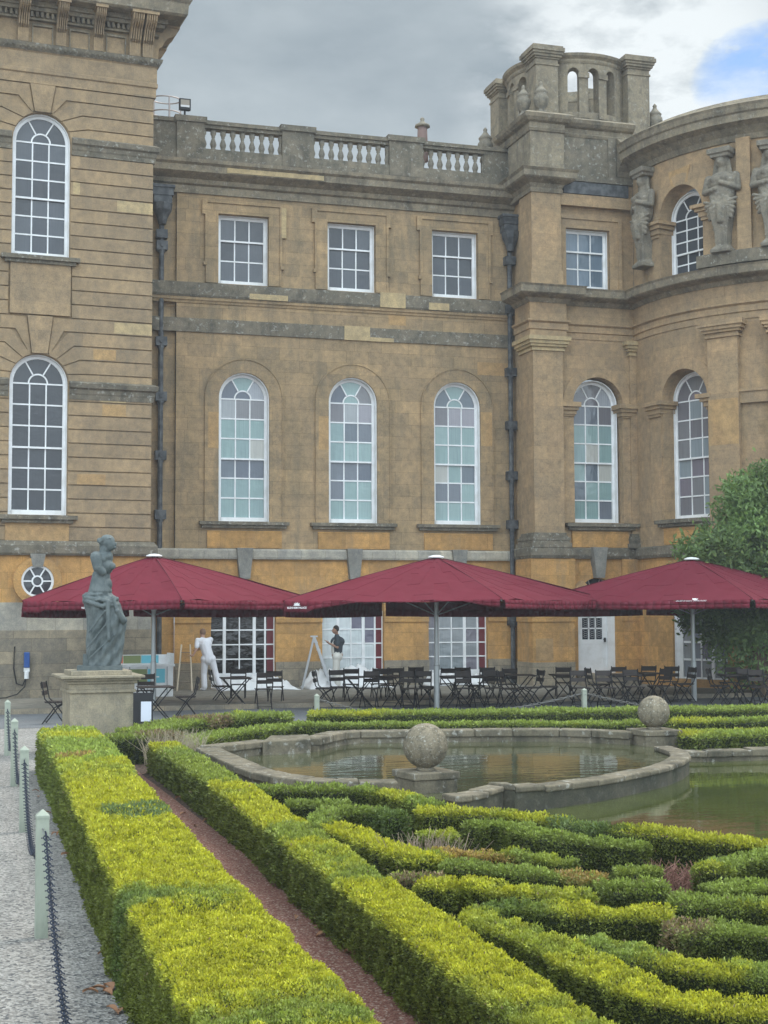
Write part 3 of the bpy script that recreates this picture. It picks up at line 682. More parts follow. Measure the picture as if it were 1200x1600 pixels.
# --- carved herm figures on the bow
def herm(a, veil=True):
    m = MB()
    m.lathe([(.25, 0), (.25, .1), (.19, .16), (.15, .22), (.17, .6), (.25, 1.15), (.27, 1.3)], 4, 0, 0, 0, sq=True)
    m.ell((0, -.02, 1.75), (.33, .24, .5), 12, 8)
    m.ell((0, -.05, 2.05), (.36, .24, .28), 12, 8)
    for s in (-1, 1):
        m.caps((s*.34, 0, 2.2), (s*.42, -.06, 1.8), .11, .09); m.caps((s*.42, -.06, 1.8), (s*.08, -.28, 1.88+.08*s), .09, .06)
        for k in range(5): m.caps((s*.06, -.26, 1.38-.02*k), (s*(.40-.03*k), -.14, 1.50-.13*k), .035, .05)
        m.ell((s*.14, -.22, 2.1), (.1, .09, .1), 8, 6)
    for k in range(5): m.caps((-.2+.1*k, -.2, 1.6-.02*k), (-.1+.05*k, -.24, 1.28), .06, .05)
    m.caps((0, -.27, 1.35), (.02, -.22, .9), .07, .09)
    m.caps((0, -.02, 2.3), (0, -.03, 2.5), .1, .09); m.ell((0, -.06, 2.62), (.13, .15, .18), 10, 8); m.ell((0, -.21, 2.6), (.025, .03, .04), 6, 4)
    m.ell((0, .0, 2.68), (.18, .16, .2), 10, 8)
    for s in (-1, 1): m.caps((s*.15, .02, 2.65), (s*.2, .02, 2.2), .06, .07)
    m.box(-.3, .3, -.25, .2, 2.85, 3.0); m.box(-.24, .24, -.2, .2, 2.75, 2.86)
    p, rz = bow_at(a, -.16, 12.4 if a < 170 else 12.55)
    o = m.mk('carved_figure', S['carved'], palace, p, rz); remesh(o, .022, 0); o.scale = (1.18, 1.1, 1.0); return o
for a in (144.4, 130.2, 175.0): herm(a)
herm(108); herm(92)
piece('keystone', 'paleo', lambda m: m.prism([(ax(160.3)-.3, 14.74), (ax(160.3)+.3, 14.76), (ax(160.3)+.42, 15.25), (ax(160.3)-.42, 15.2)], -.024, .02), tf=bow)
# --- lantern on the roof
lc = (19.42, 42.85); LR = 1.95
def lan(x, y, z):
    a = x/LR; r = LR-y; return (lc[0]+r*math.sin(a), lc[1]-r*math.cos(a), z)
def f(m):
    ops = []
    for q in range(4):
        for dlt in (-19, 0, 19): ops.append((math.radians(q*90+dlt+.0)*LR, .36, 17.75, 18.98, True))
    wall(m, -math.radians(45)*LR, math.radians(315)*LR, 17.2, 19.35, ops, depth=.34, step=.3, back=True)
    m.apply(lan)
    cp = [(lc[0]+LR*math.sin(t), lc[1]-LR*math.cos(t)) for t in np.linspace(0, -2*PI, 49)[:-1]]
    cp = cp[::-1]
    m.sweep(cp, [(-.36, 19.3), (.02, 19.3), (.05, 19.36), (.05, 19.42), (.14, 19.5), (.16, 19.58), (-.3, 19.66)], closed=True)
    for q in range(4):
        for dlt in (-9.5, 9.5):
            st = len(m.v); x = math.radians(q*90+dlt)*LR; m.box(x-.17, x+.17, -.05, 0, 18.83, 18.99); m.box(x-.17, x+.17, -.05, 0, 17.55, 17.7); m.apply(lan, st)
lan_o = piece('roof_lantern', 'cornice', f)
def f(m):
    for sx, sy in ((-1, -1), (1, -1), (-1, 1), (1, 1)):
        x, y = lc[0]+sx*1.56, lc[1]+sy*1.56
        m.box(x-.37, x+.37, y-.37, y+.37, 17.1, 19.3)
        for e, a, b in ((.03, 19.1, 19.16), (.04, 19.3, 19.36), (.09, 19.36, 19.44), (.13, 19.44, 19.52), (.17, 19.52, 19.64)): m.box(x-.37-e, x+.37+e, y-.37-e, y+.37+e, a, b+.001)
        m.box(x-.5, x+.5, y-.5, y+.5, 19.64, 19.7)
        i = len(m.v); m.v += [(x-.5, y-.5, 19.7), (x+.5, y-.5, 19.7), (x+.5, y+.5, 19.7), (x-.5, y+.5, 19.7), (x, y, 19.84)]; m.f += [(i, i+1, i+4), (i+1, i+2, i+4), (i+2, i+3, i+4), (i+3, i, i+4)]; m.c += [None]*4
        m.box(x-.46, x+.46, y-.46, y+.46, 17.1, 17.35); m.cut()
    m.box(lc[0]-2.1, lc[0]+2.1, lc[1]-2.1, lc[1]+2.1, 16.6, 17.2)
m = MB(); f(m); m.mk('lantern_pier', S['cornice'], lan_o)
um = MB(); um.lathe([(.2, 0), (.2, .12), (.12, .16), (.1, .24), (.2, .32), (.26, .5), (.27, .62), (.2, .72), (.22, .78), (.24, .82), (.17, .9), (.09, 1.0), (.06, 1.06), (.08, 1.12), (.02, 1.2)], 12)
u0 = None
for x, y, z, s in ((17.0, 40.75, 17.3, .85), (17.45, 40.45, 17.3, .9), (17.0, 44.0, 16.9, .95), (21.65, 41.15, 17.25, .9), (21.9, 41.6, 17.25, .95), (21.9, 44.6, 17.2, .9)):
    if u0 is None: u0 = um.mk('urn', S['carved'], palace, (x, y, z), smooth=True); u0.scale = (s, s, s)
    else: dup(u0, loc=(x, y, z), scale=(s, s, s))
piece('roof', 'lead', lambda m: (m.box(17.2, 40, 40.9, 50, 14.5, 16.7).cut(), m.box(5, 17.2, 50, 50.4, 4, 15.2)))
# --- corner pavilion (own slight angle): local x to the left is negative, y into the building
PA = math.radians(4.25); PO = (5.586, 39.4, 0)
def pv(name, mt, fn, **k): return piece(name, mt, fn, loc=PO, rz=PA, **k)
PC, PR = -3.005, .755
X0 = -6.6
def f(m):
    wall(m, X0, -.05, 3.9, 10.8, [(PC, 1.51, 4.86, 8.33, True), (PC-4.4, 1.51, 4.86, 8.33, True)][:1], y=.05)
    wall(m, X0, -.05, 10.8, 17.3, [(PC, 1.51, 11.68, 14.78, True)], y=.05)
    wall(m, X0, 0, 17.3, 18.6, y=.03)
    m.box(-.06, -.05, .05, 12, .1, 18.6)
    # courses
    def courses(z0, z1, zs, zb, n, keyz):
        h = (z1-z0)/n; g_ = .018; E0 = -.03
        lv = [z0+h*k for k in range(n+1)]
        for sgn in (1, -1):
            far = E0 if sgn > 0 else X0
            def X(d): return PC+sgn*d
            for k in range(n):
                a, b = lv[k]+g_, lv[k+1]-g_
                if b <= zb-.02: segs = [(.0, a, b)]
                if a < zs-.2:                               # beside the jamb
                    inn = PR+.012 if b > zb else None
                    if inn is None:
                        if sgn < 0: continue
                        m.prism([(X0, a), (E0, a), (E0, b), (X0, b)], .0, .055)
                        continue
                    p = sorted((X(inn), far)); m.prism([(p[0], a), (p[1], a), (p[1], b), (p[0], b)], 0., .055)
                else:                                       # voussoirs bend from the horizontal into the arch
                    K = [q for q in range(n+1) if lv[q] >= zs-.2]; i = k-K[0]; T = max(1, len(K)-2)
                    def joint(q, z):
                        th = min(1., max(0., (q)/(T+.0)))*math.radians(74)
                        r_ = PR+.012; ap = (r_*math.cos(th), zs+r_*math.sin(th)); bp_ = (min(PR+.5+.05*q, max(.42, PR+.62-.16*q)), z)
                        return ap, bp_
                    A0, B0 = joint(i, a); A1, B1 = joint(i+1, b)
                    if i >= T: continue
                    t0 = math.atan2(A0[1]-zs, A0[0])+.02; t1 = math.atan2(A1[1]-zs, A1[0])-.02; r_ = PR+.012
                    poly = [(abs(far-PC), a), (B0[0], a)]+[(r_*math.cos(t0+(t1-t0)*j/4), zs+r_*math.sin(t0+(t1-t0)*j/4)) for j in range(5)]+[(B1[0], b), (abs(far-PC), b)]
                    m.prism([(X(x), z) for x, z in poly], 0., .055)
        # keystone and the top course
        kb = zs+PR+.01
        m.prism([(PC-.2, kb), (PC+.2, kb), (PC+.33, keyz), (PC-.33, keyz)], -.06, .055)
        for sgn in (1, -1):
            far = E0 if sgn > 0 else X0
            th1 = math.radians(74); r_ = PR+.012
            m.prism([(PC+sgn*x, z) for x, z in [(abs(far-PC), lv[-2]+g_), (.62, lv[-2]+g_), (r_*math.cos(th1)+.05, zs+r_*math.sin(th1)+.02), (.225, kb+.03), (.35, lv[-1]-g_), (abs(far-PC), lv[-1]-g_)]], 0, .055)
    courses(4.18, 10.08, 8.33, 4.86, 16, 10.08)
    courses(10.08, 11.56, 99, 99, 4, 10) if False else None
    h = 1.5/4
    for k in range(4):
        a, b = 10.08+h*k+.018, 10.08+h*(k+1)-.018
        m.prism([(X0, a), (PC-.82, a), (PC-.82, b), (X0, b)], 0, .055); m.prism([(PC+.82, a), (-.03, a), (-.03, b), (PC+.82, b)], 0, .055)
    courses(11.58, 16.3, 14.78, 11.68, 13, 16.28)
pv('pavilion_wall', 'pav', f)
pv('pavilion_ground_wall', 'clean', lambda m: (wall(m, X0, 0, 2.58, 3.85, [(PC, .8, 2.73+.0, 3.13, True)], y=0), m.box(-.03, 0, .01, 12, .1, 3.9)))
pv('whitened_course', 'white', lambda m: m.prism([(X0, 1.86), (0, 1.86), (0, 2.58), (X0, 2.58)], .0, .1))
pv('pavilion_plinth', 'plinth', lambda m: (m.box(X0, 0, -.02, .1, .1, 1.86), m.box(X0, .05, -.08, .1, .1, .42)))
pv('belt_course', 'ledge', lambda m: m.sweep([(X0, 0), (0, 0), (0, 8)], [(-.1, 3.8), (.1, 3.8), (.14, 3.86), (.14, 4.06), (.04, 4.18), (-.1, 4.18)]))
for zt, n_ in ((8.39, 'impost_course'), (14.94, 'impost_course')):
    def f(m):
        for x0_, x1_ in ((X0, PC-PR-.03), (PC+PR+.03, 0)):
            path = [(x0_, 0), (x1_, 0)] if x1_ < -.5 else [(x0_, 0), (x1_, 0), (0, 6)]
            m.cut(); m.sweep(path, [(-.1, zt-.46), (.02, zt-.46), (.03, zt-.34), (.05, zt-.3), (.06, zt-.2), (.12, zt-.16), (.14, zt-.04), (.04, zt+.02), (-.1, zt+.02)])
    pv(n_, 'ledge', f)
pv('window_ledge', 'ledge', lambda m: [(m.box(-4.03, -2.0, -.2, .2, z-.13, z-.02), m.box(-3.93, -2.1, -.12, .1, z-.22, z-.13).cut()) for z in (4.86, 11.68)])
pv('ledge_panel', 'paleo', lambda m: (m.box(-3.83, -2.2, -.03, .1, 4.18, 4.64),))
pv('apron_panel', 'pav', lambda m: (m.box(PC-.78, PC+.78, -.06, .1, 10.12, 11.46),))
pv('repair_block', 'pale', lambda m: [m.box(a, b, -.004, .05, 4.18+.36875*k+.02, 4.18+.36875*(k+1)-.02).cut() for a, b, k in ((-1.4, -.72, 10),)]+[m.box(-1.0, -.035, -.004, .05, z, z+.30).cut() for z in (13.07,)]+[m.box(-1.05, -.035, -.004, .05, 9.75, 10.05).cut(), m.box(-2.18, -2.0, -.004, .05, 13.43, 13.75)])
pv('repair_block', 'paleo', lambda m: [m.box(-1.35, -.72, -.004, .05, 7.52, 7.83).cut(), m.box(-2.0, -1.25, -.004, .05, 5.68, 5.96).cut(), m.box(-1.6, -1.0, -.004, .05, 9.02, 9.3)])
window(palace, 1.51, 4.86, 8.33, (PO[0]+(PC)*math.cos(PA)-.2*math.sin(PA), PO[1]+PC*math.sin(PA)+.2*math.cos(PA), 4.86), PA, pal=const([(.03, .034, .042), (.038, .043, .052), (.026, .028, .036)]), lining=.12, meet=3)
window(palace, 1.51, 11.68, 14.78, (PO[0]+(PC)*math.cos(PA)-.2*math.sin(PA), PO[1]+PC*math.sin(PA)+.2*math.cos(PA), 11.68), PA, pal=const(SKYR), lining=.12, meet=3)
# oculus
oc = MB(); op_ = MB()
def ringf(m, r0, r1, y0, y1, n=28):
    for k in range(n):
        a, b = 2*PI*k/n, 2*PI*(k+1)/n
        P = [(r*math.cos(t), r*math.sin(t)) for r, t in ((r0, a), (r1, a), (r1, b), (r0, b))]
        m.quad(*[(x, y0, z) for x, z in P]); m.quad((P[1][0], y0, P[1][1]), (P[1][0], y1, P[1][1]), (P[2][0], y1, P[2][1]), (P[2][0], y0, P[2][1])); m.quad((P[0][0], y0, P[0][1]), (P[0][0], y1, P[0][1]), (P[3][0], y1, P[3][1]), (P[3][0], y0, P[3][1]))
ringf(oc, .36, .42, -.05, .02); ringf(oc, .11, .15, -.04, .0)
for k in range(6):
    a = PI*k/3; oc.bar((.14*math.cos(a), -.02, .14*math.sin(a)), (.37*math.cos(a), -.02, .37*math.sin(a)), .035, .035)
for k in range(24):
    a, b = 2*PI*k/24, 2*PI*(k+1)/24; op_.col = (.035, .038, .045); op_.face([(0, 0, 0), (.4*math.cos(a), 0, .4*math.sin(a)), (.4*math.cos(b), 0, .4*math.sin(b))])
ol = (PO[0]+PC*math.cos(PA)+.06*math.sin(PA), PO[1]+PC*math.sin(PA)-.06*math.cos(PA), 3.13)
o = oc.mk('round_window', M_['white'], palace, ol, PA); op_.mk('pane', M_['glass'], o, colattr=True)
sr = MB(); ringf(sr, .42, .62, -.09, .08)
for z in (-.5,): pass
o = sr.mk('window_surround', S['clean'], palace, ol, PA)
pv('keystone', 'grey', lambda m: m.prism([(PC-.13, 3.5), (PC+.13, 3.5), (PC+.2, 3.84), (PC-.2, 3.84)], -.16, .05))
# entablature, brackets and big cornice
pth = [(X0, 0), (0, 0), (0, 12)]
pv('entablature', 'pav', lambda m: m.sweep(pth, [(-.2, 16.3), (.03, 16.3), (.03, 16.55), (.07, 16.58), (.07, 16.68), (.05, 16.7), (.05, 17.12), (.08, 17.16), (-.2, 17.2)]))
pv('carved_string', 'ledge', lambda m: (m.sweep(pth, [(-.2, 17.16), (.1, 17.16), (.17, 17.26), (.19, 17.34), (.06, 17.38), (-.2, 17.38)]),
    [m.ell((x, -.13, 17.24), (.045, .05, .05), 6, 4) for x in np.arange(X0, .1, .13)]))
def f(m):
    x = X0
    while x < -.05:
        m.box(x, x+.07, -.16, .05, 18.06, 18.2); x += .135
    for e, a, b in ((.10, 18.0, 18.06), (.22, 18.2, 18.3), (.3, 18.3, 18.42)): m.sweep(pth, [(-.2, a), (e, a), (e, b), (-.2, b)])
    m.sweep([(-4.0+.95*0, 0), (-4.0, 0.0001)], [(0, 0)]) if False else None
    for a, b in ((-3.3, -2.75), (-2.32, -1.78), (-1.34, -.8)):
        m.box(a, b, -.0, .04, 17.9, 17.94); m.box(a+.0, b, -.035, .04, 17.86, 17.9)
        m.box(a, a+.03, -.03, .04, 17.4, 17.88); m.box(b-.03, b, -.03, .04, 17.4, 17.88)
pv('dentil_course', 'cornice', f)
def console(m, x0, x1):
    n = 5
    for k in range(n):
        a = x0+(x1-x0)*k/n+.012; b = x0+(x1-x0)*(k+1)/n-.012
        m.prism([(0, 0)], 0, 0) if False else None
        pr = [(.0, 18.42), (-.62, 18.42), (-.66, 18.34), (-.62, 18.22), (-.5, 18.12), (-.36, 18.05), (-.26, 17.9), (-.22, 17.8), (-.12, 17.74), (-.1, 17.38), (0, 17.38)]
        i = len(m.v); q = len(pr); m.v += [(a, y, z) for y, z in pr]+[(b, y, z) for y, z in pr]
        m.f.append(tuple(range(i, i+q))); m.f.append(tuple(range(i+2*q-1, i+q-1, -1))); m.c += [None]*2
        for t in range(q): m.f.append((i+t, i+(t+1) % q, i+q+(t+1) % q, i+q+t)); m.c.append(None)
    m.box(x0+.01, x1-.01, -.56, 0, 17.98+.2, 18.4); m.box(x0+.01, x1-.01, -.1, 0, 17.39, 18.1); m.box(x0-.03, x1+.03, -.7, 0, 18.36, 18.44)
def f(m):
    for a, b in ((-6.6, -6.3), (-5.65, -5.35), (-4.68, -4.38), (-3.69, -3.4), (-2.69, -2.41), (-1.7, -1.43), (-.73, -.41), (-.37, -.06)): console(m, a, b); m.cut()
    st = len(m.v)
    for a, b in ((.06, .37), (.41, .73), (1.7, 2.0), (2.7, 3.0), (3.7, 4.0), (4.7, 5.0), (5.7, 6.0), (6.7, 7.0)): console(m, a, b); m.cut()
    m.apply(lambda x, y, z: (-y, x, z), st)
pv('console_bracket', 'pav', f)
pv('main_cornice', 'cornice', lambda m: m.sweep(pth, [(-.3, 18.42), (.68, 18.42), (.74, 18.47), (.76, 18.75), (.8, 18.8), (.93, 19.0), (.95, 19.12), (.2, 19.3), (-.3, 19.3)]))
pv('attic', 'pav', lambda m: m.box(X0, 0, .1, 12, 19.2, 21.0))
# roof things
# ---------------------------------------------------------------- ground, water, hedges
def gravel(name, c1, c2, scale, bump=.6, c3=None):
    m = mat(name, c1, .95, spec=.1); g = G(m)
    v = g.n('ShaderNodeTexVoronoi', feature='F1'); v.inputs['Scale'].default_value = scale; g.l(g.tc.outputs['Object'], v.inputs['Vector'])
    sx = g.n('ShaderNodeSeparateColor'); g.l(v.outputs['Color'], sx.inputs[0])
    c = g.mix(g.rng(sx.outputs[0], .05, .95), c1, c2)
    if c3: c = g.mix(g.rng(sx.outputs[1], .82, .9), c, c3)
    c = g.mix(1., c, g.mix(g.rng(g.noise(.5, 6, .6), .3, .7), (.86, .86, .86), (1.1, 1.1, 1.1)), 'MULTIPLY')
    g.color(c); g.bump(v.outputs['Distance'], bump, .012); return m
M_['gravel'] = gravel('pale_grey_gravel', (.195, .185, .172), (.37, .355, .33), 50, .9, (.11, .11, .112))
M_['redgravel'] = gravel('red_chippings', (.14, .062, .048), (.26, .135, .105), 75, .9, (.36, .27, .22))
M_['soil'] = gravel('bed_soil', (.045, .035, .028), (.10, .07, .055), 40, .9, (.16, .1, .08))
M_['asphalt'] = gravel('grey_road_surface', (.12, .125, .13), (.18, .185, .19), 60, .3)
M_['paving'] = gravel('worn_paving', (.20, .185, .155), (.26, .24, .20), 6, .15)
pond_poly = [(4.0, 21.4), (4.0, 19.8), (4.1, 18.4), (4.4, 17.4), (5.0, 16.9), (5.5, 14.6), (7.0, 13.9), (10, 12.2), (30, 12.2), (30, 21.6), (11.4, 22.3), (10.3, 23.2), (8.4, 23.6), (6.9, 23.8), (6.0, 23), (5.0, 22.4)]
def inside(x, y, P):
    c = False; n = len(P)
    for i in range(n):
        (x0, y0), (x1, y1) = P[i], P[(i+1) % n]
        if (y0 > y) != (y1 > y) and x < (x1-x0)*(y-y0)/(y1-y0)+x0: c = not c
    return c
def sheet(name, m_, x0, x1, y0, y1, z, hole=None, cell=.25):
    m = MB()
    if hole is None: m.quad((x0, y0, z), (x1, y0, z), (x1, y1, z), (x0, y1, z))
    else:
        nx = int((x1-x0)/cell); ny = int((y1-y0)/cell)
        for j in range(ny):
            run = None
            for i in range(nx+1):
                ok = i < nx and not inside(x0+(i+.5)*cell, y0+(j+.5)*cell, hole)
                if ok and run is None: run = i
                if not ok and run is not None:
                    m.quad((x0+run*cell, y0+j*cell, z), (x0+i*cell, y0+j*cell, z), (x0+i*cell, y0+(j+1)*cell, z), (x0+run*cell, y0+(j+1)*cell, z)); run = None
    o = m.mk(name, M_[m_]); tag(o, kind='structure'); return o
sheet('ground', 'soil', -300, 300, -150, 400, -.45)
sheet('gravel_path', 'gravel', -30, 1.5, -6, 30.5, 0)
sheet('gravel_path', 'redgravel', 1.5, 2.9, -6, 22.2, .0)
sheet('gravel_path', 'gravel', 1.5, 2.9, 22.2, 30.5, .0)
sheet('garden_bed', 'soil', 2.9, 34.9, 3, 30.5, .0, pond_poly)
sheet('road', 'asphalt', -60, 70, 30.5, 34.75, .004)
sheet('pavement', 'paving', -60, 70, 34.9, 50, .12)
m = MB(); m.box(-60, 70, 34.72, 34.9, -.05, .118); k_ = m.mk('kerb', S['plinth']); tag(k_, kind='structure')
def watermat(name, col, col2, rough, bs):
    m = mat(name, col, rough, spec=.4); g = G(m); m.node_tree.nodes['Principled BSDF'].inputs['IOR'].default_value = 1.33
    g.color(g.mix(g.rng(g.noise(.7, 4), .35, .65), col, col2))
    g.bump(g.noise(2.2, 3, .5, sc=(1, 2.2, 1)), bs, .05); return m
M_['water1'] = watermat('shallow_basin_water', (.075, .08, .04), (.055, .06, .03), .03, .07)
M_['water2'] = watermat('green_pond_water', (.068, .08, .022), (.05, .062, .018), .04, .04)
up_poly = [(3.9, 21.5), (3.95, 19.8), (4.05, 18.5), (4.3, 17.5), (4.8, 16.9), (5.6, 16.6)]
dv = [at(x, y, .2) for x, y in [(700, 1243), (725, 1241), (748, 1237), (775, 1230), (800, 1231), (840, 1228), (880, 1223), (920, 1218), (960, 1211), (1000, 1203), (1030, 1196), (1052, 1188), (1064, 1180), (1060, 1173), (1035, 1165)]]
wb = [(11.2, 22.3), (10.3, 23.2), (8.4, 23.6), (6.9, 23.8), (6.2, 23.2), (5.0, 22.4)]
def flat(name, poly, z, m_, bot=-.44):
    m = MB(); m.prismz(poly, bot, z); o = m.mk(name, M_[m_]); tag(o, kind='structure'); return o
flat('pond_water', up_poly+dv+wb, .125, 'water1')
flat('pond_water', [dv[0], (5.6, 13.2), (9, 12), (30, 12), (30, 21.6), (11.3, 22.1)]+dv[::-1][:-1], -.07, 'water2', -.43)
# basin walls with copings
def coping(name, pts, z, w_, h, label, cat='basin wall', wav=.0, zf=None, wl=True):
    root = empty(name, (0, 0, 0)); tag(root, label, cat)
    def strip(m, w, z0, z1, jit=0):
        L_ = []; R2 = []
        for i, p in enumerate(pts):
            a = Vector(pts[max(i-1, 0)][:2]); b = Vector(pts[min(i+1, len(pts)-1)][:2]); d = (b-a).normalized(); n = Vector((-d.y, d.x))
            L_.append(Vector(p[:2])+n*w/2); R2.append(Vector(p[:2])-n*w/2)
        for i in range(len(pts)-1):
            q = [L_[i], L_[i+1], R2[i+1], R2[i]]; dz = random.uniform(-1, 1)*jit; g_ = .006
            c = sum(q, Vector((0, 0)))/4; q = [v+(c-v).normalized()*g_*.6 for v in q] if jit else q
            zz = (zf(i) if zf else 0.)
            m.prismz([tuple(v) for v in q], z0+(0 if not jit else zz), z1+dz+zz)
    a = MB(); strip(a, w_*.78, -.3, z-h-.001); a.mk('wall', S['pondwall' if name == 'basin_divider' else 'pond'], root)
    b = MB(); strip(b, w_, z-h, z, .008 if wav == 0 else wav); o = b.mk('coping', S['pond'], root); bev(o, .02, 2)
    return root
coping('basin_wall', [at(620, 1218, .33), at(560, 1219, .33), at(520, 1219, .33), at(478, 1216, .33), at(440, 1211, .33), at(415, 1205, .33), at(385, 1195, .33), at(358, 1184, .33), at(335, 1174, .33), at(325, 1168, .33)], .33, .36, .1, 'weathered stone coping curving round the left front of the upper basin')
coping('basin_wall', [at(325, 1166, .33), at(370, 1161, .33), at(412, 1156, .33)], .33, .34, .1, 'short straight grey stone kerb at the far left corner of the basin')
coping('basin_wall', [at(484, 1153, .33), at(505, 1148, .33), at(530, 1143, .33), at(560, 1141, .33), at(650, 1140, .33), at(740, 1139, .33), at(800, 1138.5, .33), at(875, 1138.5, .33), at(930, 1140, .33), at(990, 1143, .33)], .33, .36, .12, 'long far stone coping of the basin in front of the low hedges')
coping('basin_divider', dv, .2, .30, .075, 'curved stone weir wall between the upper basin and the green pond', wav=.012, zf=lambda i: .05*math.exp(-((i-3)/1.5)**2))
coping('basin_wall', [at(1056, 1172, .1), at(1100, 1172, .1), at(1135, 1171, .1), at(1166, 1170, .1)], .1, .4, .1, 'low dark stone edge of the green pond to the right of the far ball')
coping('basin_wall', [at(1167, 1170, .1), at(1200, 1169.5, .1), at(1260, 1168, .1)], .12, .42, .12, 'clean pale stone edge of the green pond at the right of the picture')
m = MB(); bx0 = at(408, 1158, .36); bx1 = at(488, 1148, .36)
m.prismz([at(410, 1158, .34), at(486, 1154.5, .34), at(482, 1147, .34), at(422, 1149, .34)], 0, .338); bk = m.mk('stone_block', S['pond']); bev(bk, .02); tag(bk, 'flat grey stone block set into the back corner of the basin', 'stone block')
M_['ball'] = stone('lichened_ball_stone', (.27, .235, .175), (.18, .16, .12), (.07, .066, .05), .9, block=None, lichen=.8, ls=3.5)
def ball(c, rz, r, zt, wd, label):
    root = empty('ball_finial', (*c, 0), rz); tag(root, label, 'stone ball')
    p = MB(); p.box(-wd*.44, wd*.44, -wd*.44, wd*.44, -.4, zt-.09); p.box(-wd*.475, wd*.475, -wd*.475, wd*.475, zt-.09, zt); bev(p.mk('pedestal', S['pond'], root), .015)
    b = MB(); b.lathe([(.13, 0), (.11, .03), (.08, .05)], 14, 0, 0, zt); b.ell((0, 0, zt+r+.02), (r, r, r), 32, 20); b.mk('ball', M_['ball'], root, smooth=True)
ball(atv(665, 1220, 17.2)[:2], math.radians(8), .275, .37, .66, 'lichen spotted stone ball on a square block, the nearer one beside the basin')
ball(atv(1022, 1150, 21.9)[:2], 0, .262, .37, .72, 'pale stone ball on a square block, the farther one by the back hedge')
# foliage
def leafmat(name, rough=.55):
    m = mat(name, (.1, .2, .03), rough, spec=.35); g = G(m)
    a = g.n('ShaderNodeAttribute', attribute_name='Col'); g.color(a.outputs['Color'])
    tr = g.n('ShaderNodeBsdfTranslucent'); g.l(g.mix(1., a.outputs['Color'], (1.1, 1.2, .7), 'MULTIPLY'), tr.inputs[0])
    mx = g.n('ShaderNodeMixShader'); mx.inputs[0].default_value = .28; out = m.node_tree.nodes['Material Output']
    g.l(g.b.outputs[0], mx.inputs[1]); g.l(tr.outputs[0], mx.inputs[2]); g.l(mx.outputs[0], out.inputs[0]); return m
M_['leaf'] = leafmat('leaf')
M_['twig'] = mat('bare_twig', (.17, .12, .08), .9); M_['core'] = mat('hedge_inside', (.022, .03, .012), 1)
rng = np.random.default_rng(5)
_lat = rng.random((64, 64, 64)).astype(np.float32)
def vnoise(P, s):
    q = P*s; i = np.floor(q).astype(int); f = q-i; f = f*f*(3-2*f); i &= 63; j = (i+1) & 63; r = 0
    for a in (0, 1):
        for b in (0, 1):
            for c in (0, 1):
                wgt = (f[:, 0] if a else 1-f[:, 0])*(f[:, 1] if b else 1-f[:, 1])*(f[:, 2] if c else 1-f[:, 2])
                r = r+wgt*_lat[(j if a else i)[:, 0], (j if b else i)[:, 1], (j if c else i)[:, 2]]
    return r
def leaves(name, P, Nn, size, col, parent=None, m_='leaf', aspect=.55, spread=.9, flat_=.0, loc=None):
    n = len(P)
    d = Nn*.7+rng.normal(0, spread, (n, 3)); d /= np.linalg.norm(d, axis=1)[:, None]
    t = np.cross(d, rng.normal(0, 1, (n, 3))); t /= np.linalg.norm(t, axis=1)[:, None]
    s = (size*(.7+.6*rng.random(n)))[:, None]
    w_ = t*s*aspect*.5; l = d*s
    V = np.empty((n, 4, 3), np.float32)
    V[:, 0] = P; V[:, 1] = P+l*.5+w_; V[:, 2] = P+l; V[:, 3] = P+l*.5-w_
    me = bpy.data.meshes.new(name); me.vertices.add(n*4); me.vertices.foreach_set('co', V.ravel())
    me.loops.add(n*4); me.loops.foreach_set('vertex_index', np.arange(n*4, dtype=np.int32))
    me.polygons.add(n); me.polygons.foreach_set('loop_start', np.arange(0, n*4, 4, dtype=np.int32)); me.polygons.foreach_set('loop_total', np.full(n, 4, np.int32))
    me.update(); at_ = me.attributes.new('Col', 'FLOAT_COLOR', 'FACE')
    at_.data.foreach_set('color', np.concatenate([col, np.ones((n, 1))], 1).astype(np.float32).ravel())
    me.materials.append(M_[m_]); o = bpy.data.objects.new(name, me); C.objects.link(o)
    if parent is not None: o.parent = parent
    return o
YEL = np.array([.52, .47, .03]); LIM = np.array([.31, .39, .045]); GRN = np.array([.19, .235, .05]); DGR = np.array([.10, .145, .04]); BLU = np.array([.17, .225, .085]); BRN = np.array([.26, .19, .11]); ORG = np.array([.38, .26, .09])
CAM = np.array([0, 0, CH])
